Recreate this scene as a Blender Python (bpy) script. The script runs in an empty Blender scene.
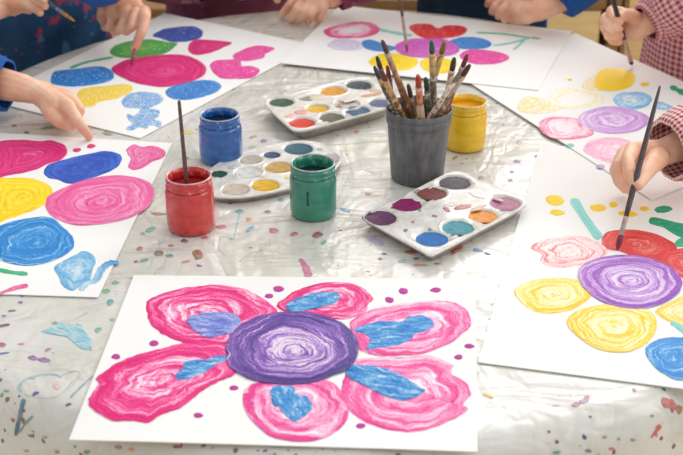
import bpy, bmesh, math, random
from mathutils import Vector, Matrix, noise as mnoise
random.seed(7)
sc = bpy.context.scene
COL = sc.collection
W, H = 683, 455
FPX, PITCH, HC = 1250.0, math.radians(27), 0.75      # focal length in px, camera pitch, height above table
TZ = 0.56                                            # table height over the floor
CX, CY, R0, RC, SX = 0.0, 1.72, 0.715, 0.036, 0.89    # table centre, flat radius, edge radius, slightly narrower across
cP, sP = math.cos(PITCH), math.sin(PITCH)
CAM = Vector((0, 0, TZ + HC))

# ------------------------------------------------------------------ geometry helpers
def ray(px, py):
    x = (px - W/2)/FPX; y = (H/2 - py)/FPX
    return Vector((x, cP + y*sP, -sP + y*cP))
def Q(px, py, z=0.0):                                 # world point at height z above the table
    r = ray(px, py); t = (z - HC)/r.z
    return CAM + r*t
def QY(px, py, Y):
    r = ray(px, py); return CAM + r*(Y/r.y)
def proj(p):
    d = p - CAM
    dep = d.y*cP - d.z*sP; up = d.y*sP + d.z*cP
    return (W/2 + FPX*d.x/dep, H/2 - FPX*up/dep)
def mpp(p):                                           # metres per pixel at a point
    d = p - CAM
    return (d.y*cP - d.z*sP)/FPX
def zfor(base, py):                                   # height above `base` that projects to row py
    lo, hi = 0.0, 0.5
    for _ in range(40):
        m = (lo+hi)/2
        if proj(base + Vector((0,0,m)))[1] > py: lo = m
        else: hi = m
    return lo
def cloth_z(r):
    if r < R0: return 0.0
    if r < R0 + RC*0.97: return -(RC - math.sqrt(RC*RC - (r-R0)**2))
    return -(RC - RC*math.sqrt(1-.97**2)) - (r - R0 - RC*.97)*9
def cloth_hit(px, py):
    r = ray(px, py); t = (0.02 - HC)/r.z
    for _ in range(4000):
        p = CAM + r*t
        if p.z - TZ <= cloth_z(math.hypot((p.x-CX)/SX, p.y-CY)): return p
        t += 0.0006
    return p

MATS = {}
WORLD = {}
def obj(name, verts, faces, mat, parent=None, origin=None, smooth=True, uvs=None):
    """one mesh object from WORLD coordinates; origin at the given point or the base centre"""
    verts = [Vector(v) for v in verts]
    if origin is None:
        n = len(verts)
        origin = Vector((sum(v.x for v in verts)/n, sum(v.y for v in verts)/n, min(v.z for v in verts)))
    origin = Vector(origin)
    me = bpy.data.meshes.new(name)
    me.from_pydata([v - origin for v in verts], [], faces)
    if uvs is not None:
        ul = me.uv_layers.new(name='UVMap')
        for l in me.loops: ul.data[l.index].uv = uvs[l.vertex_index]
    if smooth:
        for p in me.polygons: p.use_smooth = True
    me.materials.append(mat)
    o = bpy.data.objects.new(name, me); COL.objects.link(o)
    WORLD[o.name] = origin
    if parent is not None:
        o.parent = parent; o.location = origin - WORLD[parent.name]
    else: o.location = origin
    return o
def thing(name, label, cat, loc, group=None):
    o = bpy.data.objects.new(name, None); COL.objects.link(o)
    o.empty_display_size = .03
    o.location = loc; WORLD[o.name] = Vector(loc)
    return tag(o, label, cat, group)
def tag(o, label, cat, group=None):
    o['label'] = label; o['category'] = cat
    if group: o['group'] = group
    return o
def fixn(o):
    bm = bmesh.new(); bm.from_mesh(o.data); bmesh.ops.recalc_face_normals(bm, faces=bm.faces[:]); bm.to_mesh(o.data); bm.free()
    return o
def sharp(o, ang=35):
    for e in o.data.edges: pass
    bm = bmesh.new(); bm.from_mesh(o.data)
    for e in bm.edges:
        if len(e.link_faces) == 2 and e.calc_face_angle(0) > math.radians(ang): e.smooth = False
    bm.to_mesh(o.data); bm.free(); return o

def frame(d):
    d = d.normalized(); a = Vector((0,0,1)) if abs(d.z) < .9 else Vector((1,0,0))
    u = d.cross(a).normalized(); return u, d.cross(u).normalized()
def lathe(prof, base, axis=Vector((0,0,1)), n=40, cap=True, flat=1.0):
    """prof = [(r, h)] along axis from base"""
    u, w = frame(axis); axis = axis.normalized(); V, F, UV = [], [], []
    for r, h in prof:
        for k in range(n):
            a = 2*math.pi*k/n
            V.append(base + axis*h + u*(r*math.cos(a)) + w*(r*math.sin(a)*flat)); UV.append((k/n, h))
    for i in range(len(prof)-1):
        for k in range(n):
            F.append((i*n+k, i*n+(k+1)%n, (i+1)*n+(k+1)%n, (i+1)*n+k))
    if cap:
        if prof[0][0] > 1e-5: F.append(tuple(range(n-1, -1, -1)))
        if prof[-1][0] > 1e-5: F.append(tuple(range((len(prof)-1)*n, len(prof)*n)))
    return V, F
def box(x0, x1, y0, y1, z0, z1):
    V = [Vector(p) for p in ((x0,y0,z0),(x1,y0,z0),(x1,y1,z0),(x0,y1,z0),(x0,y0,z1),(x1,y0,z1),(x1,y1,z1),(x0,y1,z1))]
    return V, [(0,3,2,1),(4,5,6,7),(0,1,5,4),(1,2,6,5),(2,3,7,6),(3,0,4,7)]
def bevel(o, w=.004, seg=2):
    bm = bmesh.new(); bm.from_mesh(o.data)
    bmesh.ops.bevel(bm, geom=bm.edges[:], offset=w, segments=seg, affect='EDGES', profile=.6)
    bm.to_mesh(o.data); bm.free(); return o
def catmull(pts, sub=5, closed=True):
    out = []; n = len(pts)
    rng = range(n if closed else n-1)
    for i in rng:
        if closed: p0,p1,p2,p3 = pts[i-1],pts[i],pts[(i+1)%n],pts[(i+2)%n]
        else: p0,p1,p2,p3 = pts[max(i-1,0)],pts[i],pts[i+1],pts[min(i+2,n-1)]
        for k in range(sub):
            t = k/sub
            out.append(tuple(.5*((2*b)+(-a+c)*t+(2*a-5*b+4*c-d)*t*t+(-a+3*b-3*c+d)*t**3) for a,b,c,d in zip(p0,p1,p2,p3)))
    if not closed: out.append(tuple(pts[-1]))
    return out
def ell(cx, cy, rx, ry, rot=0, n=12, jit=.06):
    o = []
    for k in range(n):
        a = 2*math.pi*k/n; j = 1 + random.uniform(-jit, jit)
        x, y = rx*j*math.cos(a), ry*j*math.sin(a); c, s = math.cos(math.radians(rot)), math.sin(math.radians(rot))
        o.append((cx + x*c - y*s, cy + x*s + y*c))
    return o
def stroke(pts, w0, w1=None, sub=5):                  # polyline in px -> outline polygon in px
    w1 = w0 if w1 is None else w1
    c = catmull(pts, sub, False); L, Rr = [], []
    for i, p in enumerate(c):
        a, b = c[max(i-1,0)], c[min(i+1,len(c)-1)]
        dx, dy = b[0]-a[0], b[1]-a[1]; l = math.hypot(dx, dy) or 1
        t = i/(len(c)-1); w = (w0 + (w1-w0)*t)/2*(1+random.uniform(-.22,.22))*(.6 if i in (0,len(c)-1) else 1)
        L.append((p[0]-dy/l*w, p[1]+dx/l*w*.6)); Rr.append((p[0]+dy/l*w, p[1]-dx/l*w*.6))
    return c, L, Rr

# ------------------------------------------------------------------ node helpers
class NT:
    def __init__(s, name):
        m = bpy.data.materials.new(name); m.use_nodes = True; s.m = m; s.t = m.node_tree; s.t.nodes.clear()
        s.out = s.n('ShaderNodeOutputMaterial'); s.b = s.n('ShaderNodeBsdfPrincipled'); s.l(s.b.outputs[0], s.out.inputs[0])
    def n(s, ty, **kw):
        nd = s.t.nodes.new(ty)
        for k, v in kw.items(): setattr(nd, k, v)
        return nd
    def l(s, a, b): s.t.links.new(a, b)
    def put(s, inp, v):
        if hasattr(v, 'is_linked') or isinstance(v, bpy.types.NodeSocket): s.l(v, inp)
        else: inp.default_value = v
    def math(s, op, a, b=0.0, clamp=False):
        nd = s.n('ShaderNodeMath', operation=op); nd.use_clamp = clamp; s.put(nd.inputs[0], a); s.put(nd.inputs[1], b); return nd.outputs[0]
    def vmath(s, op, a, b):
        nd = s.n('ShaderNodeVectorMath', operation=op); s.put(nd.inputs[0], a); s.put(nd.inputs[1], b); return nd.outputs[0]
    def noise(s, vec, scale, detail=3, rough=.5, dist=0):
        nd = s.n('ShaderNodeTexNoise'); s.put(nd.inputs['Vector'], vec); nd.inputs['Scale'].default_value = scale
        nd.inputs['Detail'].default_value = detail; nd.inputs['Roughness'].default_value = rough; nd.inputs['Distortion'].default_value = dist
        return nd.outputs['Fac']
    def ramp(s, fac, stops, interp='LINEAR'):
        nd = s.n('ShaderNodeValToRGB'); s.l(fac, nd.inputs[0]); e = nd.color_ramp.elements; nd.color_ramp.interpolation = interp
        e[0].position, e[0].color = stops[0][0], c4(stops[0][1]); e[1].position, e[1].color = stops[-1][0], c4(stops[-1][1])
        for p, c in stops[1:-1]:
            q = e.new(p); q.color = c4(c)
        return nd.outputs[0]
    def mix(s, fac, a, b, mode='MIX'):
        nd = s.n('ShaderNodeMix', data_type='RGBA', blend_type=mode); s.put(nd.inputs[0], fac); s.put(nd.inputs[6], a if not isinstance(a, tuple) else c4(a)); s.put(nd.inputs[7], b if not isinstance(b, tuple) else c4(b)); return nd.outputs[2]
    def bump(s, h, st=.3, dist=.002):
        nd = s.n('ShaderNodeBump'); nd.inputs['Strength'].default_value = st; nd.inputs['Distance'].default_value = dist
        s.l(h, nd.inputs['Height']); s.l(nd.outputs[0], s.b.inputs['Normal'])
    def coord(s, k='Object'): return s.n('ShaderNodeTexCoord').outputs[k]
    def set(s, **kw):
        for k, v in kw.items(): s.put(s.b.inputs[k.replace('_', ' ')], v if not (isinstance(v, tuple) and len(v) == 3) else c4(v))
        return s
def lin(c): return c/12.92 if c <= .04045 else ((c+.055)/1.055)**2.4
def c4(c):
    return tuple(c) if len(c) == 4 else tuple(c) + (1,)
def rgb(h):                                           # sRGB hex -> linear
    if len(h) == 3: h = ''.join(c+c for c in h)
    return tuple(lin(int(h[i:i+2], 16)/255) for i in (0, 2, 4))

def plain(name, col, rough=.5, var=.15, scale=30, bump=0.0, coat=0, col2=None, sss=0, spec=.5):
    if name in MATS: return MATS[name]
    t = NT(name); v = t.coord(); f = t.noise(v, scale, 4)
    d = col2 if col2 else tuple(c*(1-var) for c in col)
    t.set(Base_Color=t.ramp(f, [(.35, d), (.65, col)]), Roughness=rough, Coat_Weight=coat, Specular_IOR_Level=spec)
    if bump: t.bump(f, bump, .003)
    if sss:
        t.b.inputs['Subsurface Weight'].default_value = sss; t.b.inputs['Subsurface Radius'].default_value = (.01,.004,.002); t.b.inputs['Subsurface Scale'].default_value = .3
    MATS[name] = t.m; return t.m

def paint(name, stops, a=1.0, b=0.0, c=0.0, kr=8, ka=1.1, mode='swirl', rough=.48, bump=.45, contrast=3.0, warp=.12, fine=0.3, speck=0.0, spec=.28, grain=.45, ring=0, ringa=.35):
    """streaky poster paint. stops: colour ramp; fac = streak*a + r*b + c"""
    if name in MATS: return MATS[name]
    t = NT(name)
    uv = t.n('ShaderNodeUVMap').outputs[0]; sep = t.n('ShaderNodeSeparateXYZ'); t.l(uv, sep.inputs[0]); x, y = sep.outputs[0], sep.outputs[1]
    rnd = t.n('ShaderNodeObjectInfo').outputs['Random']; ro = t.math('MULTIPLY', rnd, 37.0)
    r = t.math('SQRT', t.math('ADD', t.math('MULTIPLY', x, x), t.math('MULTIPLY', y, y)))
    cv = t.n('ShaderNodeCombineXYZ'); t.l(x, cv.inputs[0]); t.l(y, cv.inputs[1]); t.l(ro, cv.inputs[2])
    wn = t.noise(cv.outputs[0], 1.7, 3, .55)
    rw = t.math('ADD', r, t.math('MULTIPLY', t.math('SUBTRACT', wn, .5), warp*4))
    k = t.n('ShaderNodeCombineXYZ')
    if mode == 'swirl':
        rr = t.math('ADD', r, .02)
        t.l(t.math('ADD', t.math('MULTIPLY', rw, kr), ro), k.inputs[0]); t.l(t.math('MULTIPLY', t.math('DIVIDE', x, rr), ka), k.inputs[1]); t.l(t.math('MULTIPLY', t.math('DIVIDE', y, rr), ka), k.inputs[2])
    else:
        t.l(t.math('ADD', t.math('MULTIPLY', x, ka), ro), k.inputs[0])
        t.l(t.math('MULTIPLY', t.math('ADD', y, t.math('MULTIPLY', t.math('SUBTRACT', wn, .5), warp*4)), kr), k.inputs[1])
    s1 = t.noise(k.outputs[0], 1.0, 5, .62)
    s2 = t.noise(k.outputs[0], 3.4, 4, .6)
    st = t.math('ADD', t.math('MULTIPLY', s1, 1-fine), t.math('MULTIPLY', s2, fine))
    st = t.math('ADD', t.math('MULTIPLY', t.math('SUBTRACT', st, .5), contrast), .5)
    if ring:
        rg = t.math('SINE', t.math('ADD', t.math('MULTIPLY', rw, ring*6.283), t.math('ARCTAN2', y, x)))
        st = t.math('ADD', st, t.math('MULTIPLY', rg, ringa))
    gr = t.noise(t.coord(), 420, 3, .7)
    st = t.math('ADD', st, t.math('MULTIPLY', t.math('SUBTRACT', gr, .5), grain*1.6))
    f = t.math('ADD', t.math('ADD', t.math('MULTIPLY', st, a), t.math('MULTIPLY', r, b)), c, True)
    col = t.ramp(f, stops)
    if speck:
        sp = t.noise(cv.outputs[0], 13, 3, .7)
        m = t.ramp(sp, [(.5-speck*.25, (0,0,0)), (.56-speck*.25, (1,1,1))])
        col = t.mix(m, PAPER, col)
    t.set(Base_Color=col, Roughness=rough, Specular_IOR_Level=spec)
    t.bump(st, bump, .0012)
    MATS[name] = t.m; return t.m

PAPER = rgb('f4f2ee')
# ------------------------------------------------------------------ daubs of paint
def daub(name, out, mat, parent=None, zb=0.0, th=.0004, surf=None, jit=.45, rings=(1,.985,.95,.86,.68,.45,.22), uvrot=None, sub=5, label=None):
    """out: outline in px, projected on the plane zb above the table (or a surface), filled with rings; UV radius 1 at the outline"""
    o2 = catmull(out, sub)
    sd = random.random()*50
    o2 = [(p[0]+jit*(mnoise.noise((i*.37, sd, 0))*1.6+mnoise.noise((i*1.3, sd, 3))), p[1]+jit*.6*(mnoise.noise((i*.37, sd, 9))*1.6+mnoise.noise((i*1.3, sd, 6)))) for i, p in enumerate(o2)]
    cx = sum(p[0] for p in o2)/len(o2); cy = sum(p[1] for p in o2)/len(o2); n = len(o2)
    if uvrot is not None:
        ur = math.radians(uvrot)
    V, F, UV = [], [], []
    def pt(x, y, dz):
        if surf: 
            p = surf(x, y); rr = math.hypot((p.x-CX)/SX, p.y-CY)
            up = Vector((0,0,1)) if rr < R0 else Vector(((p.x-CX)/rr*.7, (p.y-CY)/rr*.7, .7))
            return p + up*(dz + .0005)
        return Q(x, y, zb) + Vector((0,0,dz))
    for s in rings:
        dz = th*(0 if s == 1 else min(1, (1-s)*14)**.5*(.9+.1*s))
        for i, p in enumerate(o2):
            x, y = cx + (p[0]-cx)*s, cy + (p[1]-cy)*s
            V.append(pt(x, y, dz))
            a = math.atan2((p[1]-cy)*2.2, p[0]-cx)
            if uvrot is None: UV.append((s*math.cos(a), s*math.sin(a)))
            else:
                X, Y = (x-cx)/30, (y-cy)/30*2.0
                UV.append((X*math.cos(ur)+Y*math.sin(ur), -X*math.sin(ur)+Y*math.cos(ur)))
    V.append(pt(cx, cy, th*.9)); UV.append((0,0)); m = len(rings)
    for j in range(m-1):
        for i in range(n): F.append((j*n+i, j*n+(i+1)%n, (j+1)*n+(i+1)%n, (j+1)*n+i))
    for i in range(n): F.append(((m-1)*n+i, (m-1)*n+(i+1)%n, m*n))
    o = fixn(obj(name, V, F, mat, parent, uvs=UV))
    # up-facing
    if sum(p.normal.z for p in o.data.polygons) < 0: o.data.flip_normals()
    if label: o['label'] = label
    return o
def band(name, pts, w0, w1, mat, parent=None, zb=0.0, th=.0006, surf=None, label=None):
    c, L, Rr = stroke(pts, w0, w1); V, F, UV = [], [], []
    def pt(x, y, dz):
        if surf:
            p = surf(x, y); rr = math.hypot((p.x-CX)/SX, p.y-CY)
            up = Vector((0,0,1)) if rr < R0 else Vector(((p.x-CX)/rr*.7, (p.y-CY)/rr*.7, .7))
            return p + up*(dz + .0005)
        return Q(x, y, zb) + Vector((0,0,dz))
    l = 0
    for i in range(len(c)):
        if i: l += math.hypot(c[i][0]-c[i-1][0], c[i][1]-c[i-1][1])/40
        for k, (q, dz) in enumerate(((L[i],0), (c[i],th), (Rr[i],0))): V.append(pt(q[0], q[1], dz)); UV.append((l, (k-1)*.5))
    for i in range(len(c)-1):
        for k in (0,1): F.append((i*3+k, i*3+k+1, i*3+k+4, i*3+k+3))
    n = len(c)-1
    o = fixn(obj(name, V, F, mat, parent, uvs=UV))
    if sum(p.normal.z for p in o.data.polygons) < 0: o.data.flip_normals()
    if label: o['label'] = label
    return o

# ================================================================== SETTING
def structure(o): o['kind'] = 'structure'; return o
fl = NT('floor_lino'); fv = fl.coord(); ff = fl.noise(fv, 2.5, 4)
fl.set(Base_Color=fl.ramp(ff, [(.3, rgb('d8c096')), (.7, rgb('e6d2aa'))]), Roughness=.45)
structure(obj('floor', *box(-3.5, 3.5, -1.5, 5, -.05, 0), fl.m))
wl = NT('wall_paint'); wf = wl.noise(wl.coord(), 3, 3); wl.set(Base_Color=wl.ramp(wf, [(.3, rgb('cbb285')), (.7, rgb('d6bf94'))]), Roughness=.8)
structure(obj('wall_back', *box(-3.5, 3.5, 5, 5.1, 0, 2.7), wl.m))
structure(bevel(obj('baseboard_back', *box(-3.5, 3.5, 4.975, 4.998, 0, .09), plain('baseboard_wood', rgb('a98354'), .5)), .004))

# low plywood cabinets behind the table
ply = NT('plywood'); pv = ply.coord(); mp = ply.n('ShaderNodeMapping'); mp.inputs['Scale'].default_value = (3, 3, 30); ply.l(pv, mp.inputs[0])
pf = ply.noise(mp.outputs[0], 3, 4, .6); ply.set(Base_Color=ply.ramp(pf, [(.3, rgb('d4b67a')), (.7, rgb('e4cd98'))]), Roughness=.5)
brown = plain('brown_wood', rgb('8d6a43'), .5, .2, 12)
def cabinet(x0, x1, y0, y1, z1, label):
    t = thing('storage_cabinet', label, 'cabinet', ((x0+x1)/2, (y0+y1)/2, 0), 'low cabinets behind the table')
    bevel(obj('cabinet_body', *box(x0, x1, y0, y1, 0.05, z1-.025), ply.m, t), .003)
    bevel(obj('plinth', *box(x0+.02, x1-.02, y0+.03, y1-.02, 0, .05), brown, t), .002)
    bevel(obj('top_board', *box(x0-.01, x1+.01, y0-.012, y1+.005, z1-.025, z1), brown, t), .004)
    xm = (x0+x1)/2
    for a, b, hx in ((x0+.006, xm-.003, xm-.03), (xm+.003, x1-.006, xm+.03)):
        d = bevel(obj('door', *box(a, b, y0-.016, y0, .06, z1-.03), ply.m, t), .003)
        obj('handle', *lathe([(.0,0),(.008,.002),(.007,.016),(.011,.02),(.008,.027),(0,.028)], Vector((hx, y0-.016, z1*.72)), Vector((0,-1,0)), 14), brown, d)
    return t
cabinet(-.22, .655, 3.05, 3.4, .40, 'low tan plywood cabinet behind the child in the dark blue apron')
c2 = cabinet(.712, 1.5, 3.05, 3.4, .60, 'taller tan plywood cabinet behind the girl in the gathered gingham dress')
bevel(obj('stile', *box(.672, .700, 3.03, 3.38, 0, .62), brown, c2), .003)
cabinet(-1.95, -.30, 3.3, 3.62, .30, 'wide tan plywood cabinet behind the child in the navy apron, top left')

# ================================================================== TABLE + CLOTH
tw = plain('table_wood', rgb('b8935c'), .5, .2, 8)
tb = thing('round_table', 'round low table under the paint-spattered white cloth', 'table', (CX, CY, 0))
TV, TF = lathe([(0,-.045),(R0-.03,-.045),(R0-.012,-.04),(R0-.008,-.02),(R0-.014,-.006),(R0-.03,-.0035),(0,-.0035)], Vector((CX, CY, TZ)), n=96)
obj('tabletop', [Vector((CX+(v.x-CX)*SX, v.y, v.z)) for v in TV], TF, tw, tb)
for sx in (-1, 1):
    for sy in (-1, 1):
        obj('leg', *lathe([(.02,0),(.024,.01),(.022,.05),(.026,.3),(.028,TZ-.045)], Vector((CX+sx*.38, CY+sy*.42, 0)), n=20), tw, tb)

ct = NT('painted_cloth'); v = ct.coord()
n1 = ct.noise(v, 3.2, 5, .6); n2 = ct.noise(v, 26, 4, .6)
base = ct.ramp(n1, [(.25, rgb('c4c1b3')), (.5, rgb('d4d2ca')), (.72, rgb('e2e1de'))])
def specks(scale, thr, gate, gscale, sat, val, base, off):
    vo = ct.n('ShaderNodeTexVoronoi'); vo.inputs['Scale'].default_value = scale
    wv = ct.vmath('ADD', v, (off, off*2, 0)); dn = ct.n('ShaderNodeTexNoise'); dn.inputs['Scale'].default_value = scale*1.3; ct.l(wv, dn.inputs['Vector'])
    mm = ct.n('ShaderNodeMix', data_type='VECTOR'); mm.inputs[0].default_value = .012*40/scale
    ct.l(wv, mm.inputs[4]); ct.l(dn.outputs['Color'], mm.inputs[5]); ct.l(mm.outputs[1], vo.inputs['Vector'])
    sp = ct.n('ShaderNodeSeparateColor'); ct.l(vo.outputs['Color'], sp.inputs[0])
    # random radius and random presence per cell
    rad = ct.math('MULTIPLY', sp.outputs[1], thr)
    inside = ct.ramp(ct.math('SUBTRACT', rad, vo.outputs['Distance']), [(0.0, (0,0,0)), (.025, (1,1,1))])
    pres = ct.math('GREATER_THAN', sp.outputs[2], gate)
    g = ct.math('GREATER_THAN', ct.noise(wv, gscale, 2), .47)
    hs = ct.n('ShaderNodeCombineColor', mode='HSV'); ct.l(sp.outputs[0], hs.inputs[0]); hs.inputs[1].default_value = sat; hs.inputs[2].default_value = val
    return ct.mix(ct.math('MULTIPLY', ct.math('MULTIPLY', inside, pres), g), base, hs.outputs[0])
base = specks(60, .36, .55, 5, .72, .34, base, 3.1)
base = specks(125, .42, .60, 6, .65, .22, base, 7.7)
sm = ct.noise(v, 9, 4, .65)
sv = ct.vmath('MULTIPLY', v, (5, 11, 1)); smear = ct.noise(sv, 1.6, 5, .7, .8)
base = ct.mix(ct.math('MULTIPLY', ct.ramp(smear, [(.58, (0,0,0)), (.7, (1,1,1))]), .22), base, rgb('8fb0b8'))
smear2 = ct.noise(ct.vmath('ADD', sv, (9, 4, 2)), 1.9, 5, .7, .8)
base = ct.mix(ct.math('MULTIPLY', ct.ramp(smear2, [(.6, (0,0,0)), (.7, (1,1,1))]), .16), base, rgb('b98f7a'))
ct.set(Base_Color=base, Roughness=ct.ramp(n2, [(.3, (.22,)*3), (.7, (.42,)*3)]), Specular_IOR_Level=.5, Coat_Weight=.35, Coat_Roughness=.12)
cr1 = ct.noise(ct.vmath('MULTIPLY', v, (2.6, 6.5, 4)), 2.0, 3, .5, .9)
cr2 = ct.noise(ct.vmath('MULTIPLY', v, (7, 3, 5)), 1.6, 3, .5, .8)
rid = ct.math('ADD', ct.math('ABSOLUTE', ct.math('SUBTRACT', cr1, .5)), ct.math('ABSOLUTE', ct.math('SUBTRACT', cr2, .5)))
ct.bump(ct.math('ADD', rid, ct.math('MULTIPLY', n2, .015)), .5, .03)

V, F = [], []
NA = 160
rad = [R0*k/40 for k in range(1, 41)] + [R0 + RC*k/6*.97 for k in range(1, 7)] + [R0+RC*.97 + .003*k for k in range(1, 9)]
V.append(Vector((CX, CY, TZ)))
for r in rad:
    ext = max(0, r - R0 - RC*.97)
    for k in range(NA):
        a = 2*math.pi*k/NA
        rr = r + ext*.45*(math.sin(a*11)*.5 + .5*math.sin(a*17+1.3)) if ext > 0 else r
        z = cloth_z(r)
        V.append(Vector((CX + rr*SX*math.cos(a), CY + rr*math.sin(a), TZ + z)))
for k in range(NA): F.append((0, 1+k, 1+(k+1)%NA))
for i in range(len(rad)-1):
    for k in range(NA): F.append((1+i*NA+k, 1+(i+1)*NA+k, 1+(i+1)*NA+(k+1)%NA, 1+i*NA+(k+1)%NA))
cloth = tag(obj('tablecloth', V, F, ct.m, origin=(CX, CY, TZ)), 'white plastic-coated tablecloth covered in paint splashes, draped over the round table', 'tablecloth')

# stains on the cloth ---------------------------------------------------------------
def stain_mat(h, al=.9):
    k = 'stain_' + h
    if k in MATS: return MATS[k]
    t = NT(k); f = t.noise(t.coord(), 90, 4, .65); b = rgb(h); w = rgb('d6d3c8')
    lo = tuple(b[i]*al + w[i]*(1-al) for i in range(3)); hi = tuple(b[i]*.55*al + w[i]*(1-.55*al) for i in range(3))
    t.set(Base_Color=t.ramp(f, [(.45, lo), (.75, hi)]), Roughness=.4); MATS[k] = t.m; return t.m
def st(px, py, rx, ry, h, rot=0, al=.9): daub('paint_stain', ell(px, py, rx, ry, rot, 8, .22), stain_mat(h, al), cloth, surf=cloth_hit, th=.0003, rings=(1,.9,.5), sub=3, jit=.2)
STAINS = [  # px, py, rx, ry, colour, rot
 (157.7,214,7,1.4,'b5683f',4),(221.6,227,5.5,2.2,'c24f7d',0),(239.7,211.5,4.2,2.3,'1f8f93',0),(249,219.7,2.8,2.4,'e0823f',0),
 (250,229.5,5,1.8,'5a9cc9',-30),(273.7,230.7,4.5,2.4,'b63a6b',0),(294.5,234.4,4,2,'b9476c',-15),(318,235,5,3,'8d2f4e',-10),(323.7,242.6,3.2,1.7,'5fae66',-30),
 (198,255,7,4.5,'8e5736',20),(158.5,253.3,4.5,2.6,'7e6a3c',0),(144.6,260.6,5,1.7,'4e9e8f',-15),(170,256,4,1.5,'3f8f83',0),(184,241,3.4,1.9,'7c3040',0),(199,266,3.5,1.2,'7a4a86',10),
 (106,291.5,3.6,2.6,'4aa77b',-10),(115.5,283,4,1.7,'3fa58c',-8),(110,303,3.6,2.8,'3d99a0',-30),(98.5,330,4,2.4,'58ad77',-25),(112,320,2,1.2,'5fa6a0',0),
 (140,249,3,2,'c24d45',0),(150.5,230,6,2,'58a19a',-20),(143,234,2,1.4,'5aa2a0',0),(136,262,2.2,1.1,'a44',0),(186,262,5,.9,'d0814f',-10),
 (171,246,3,1.2,'c46c4b',0),(210,219,1.8,1.2,'333a3a',0),(205,238,3,1.6,'c6403c',0),(232,239,3,1,'79b5cf',0),(268,212,3.5,1.6,'8d7a5c',0),(281,200,2.6,1.4,'6b9aa8',0),
 (345.5,210.5,5,1.5,'6aa5d2',20),(374,240,11,3,'b9a3c7',22),(411,252,6.5,2.2,'a24f33',-4),(457,250,6.5,2.3,'b23d34',-40),(478,250.5,6,1.4,'3f7fb4',10),
 (421,265.5,7,1.1,'c2783a',0),(368.5,194.5,3,1.3,'c9683a',0),(402,261.5,4,2,'7fb5a4',-10),(416,259,3,1.2,'6b5535',0),(435,258,3,1,'c69a46',0),(384,254,2.6,1.2,'7c4a7e',0),
 (437,264,2.6,1,'b34b3b',0),(487.5,254,3,1,'356fa8',15),(450,48,3,1,'b06',0),(380,259,2,1,'8a4b5a',0),(391,230,2,1,'c46',0),
 (457.5,40.5,3,1.2,'caa63a',0),(267,32.2,3.6,1.5,'d9c25a',0),(188,132.5,6,2,'d4c462',0),(186,158.5,3,1.6,'4b7a63',0),(253,137,4,1.4,'b08a5b',-15),(264,141,3.5,1.6,'86568c',-10),
 (252,147,4,1.2,'a9b0a0',-8),(375,113,2.6,1.6,'3d86c4',-20),(387,107.5,2,1.2,'4a90c4',0),(357,132,2.6,1.5,'c4593c',0),(305,132,2.4,1,'a8684a',0),
 (455,158,3,1.5,'a47d4a',-30),(464,153,4,1.3,'d1a24a',-25),(457,141,2.6,1.4,'6d6d52',0),(517,161.5,3,1.5,'8b6aa0',0),(519,142.5,3,2.4,'b69ac0',20),(539,156.4,5,1.6,'5a7184',0),
 (510.5,180.5,2.6,1.4,'8b5a78',0),(481,178,3.5,1.8,'8a8568',0),(493,196,3,1.6,'b58bb0',0),(512,172,2,1,'8a7b98',0),
 (80,330,0.1,0.1,'6fb6cc',0),(120,440,.1,.1,'c04',0),(118.7,447.5,3.6,2,'b2478f',0),(131.5,449.5,3,1.8,'e39a62',0),(176.5,447,4,1.6,'a7444b',0),(87.5,452,3.6,2.2,'6fa07d',0),
 (43,360,7,2,'8d4fa8',8),(33,358,5,2.2,'8d4fa8',10),(2,345,4,2.6,'b23748',0),(3,326,7,1.5,'6e3f34',-8),(2,354,7,1.2,'39679c',-10),(21.5,344,3,1.1,'d58a78',0),(48,350,3.4,1.2,'b85a9c',-20),
 (21,302.5,2.4,1.3,'6a5aa0',0),(12,311,4,1,'8a6a46',-10),(22,296,2,1.2,'4a4f86',0),(4,316,2.6,1,'4b7fa8',0),(55,323,3,1.2,'6fae8a',0),(33,378,3,1.2,'8fbfae',0),(6,391,3,1.3,'86b59a',0),(57,386,4,3,'d9b7b0',0),
 (488,395.5,6,1.6,'e3bf3c',20),(576,405,4,2.6,'a65a8c',-10),(584,401,5.5,2.6,'b583b4',-25),(587,398,3,1.6,'b06070',-30),(557,405,4,1.4,'dcc6dc',0),
 (634,390,2,1.8,'d0656b',0),(654,438,3.2,6.5,'c4504c',25),(667,404,6,4,'c25250',40),(672,408,2.2,5,'c0484a',-15),(652,416,1.6,1.2,'8a5a50',0),
 (633,440,3,2,'8ba08a',0),(605,437,2.2,1.5,'7fa08c',0),(588.5,451,3,2,'7b4a86',0),(612,449,3,2,'c77a8c',0),(557,452.5,4,1.8,'4faa7d',0),(619,439,1.6,1.1,'7b9a9a',0),(599,455,2,1.4,'9ab0a8',0),
 (31,436,2.4,1.4,'66706e',0),(8,434,1.6,1.2,'55605c',0),(45,437.5,2.6,1.4,'c79a8a',0),(27,451,3,1.6,'c29484',0),(57,452,2.6,1.4,'b98d80',0),
 (14,126,3,1.5,'a44b44',0),(27,133,3,1.3,'4a5550',0),(48,128,6,1.6,'6f9a7d',-8),(108,134,5,1.4,'8f8f70',5)]
for s_ in STAINS:
    if s_[2] > 1: st(*s_)
def sb(pts, w0, w1, h, al=.9): band('paint_stain', pts, w0, w1, stain_mat(h, al), cloth, surf=cloth_hit, th=.00025)
sb([(239.7,213),(237,225),(234,240)], 1.2, .6, '5aa9ad'); sb([(239,262),(250,254),(262,250)], 1.2, .8, 'd0905f', .6)
sb([(300,259),(305,266),(309,277)], 3.5, 9, 'b5447c'); sb([(75,320),(88,312)], 1.0, .6, '8fbfd0')
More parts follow.
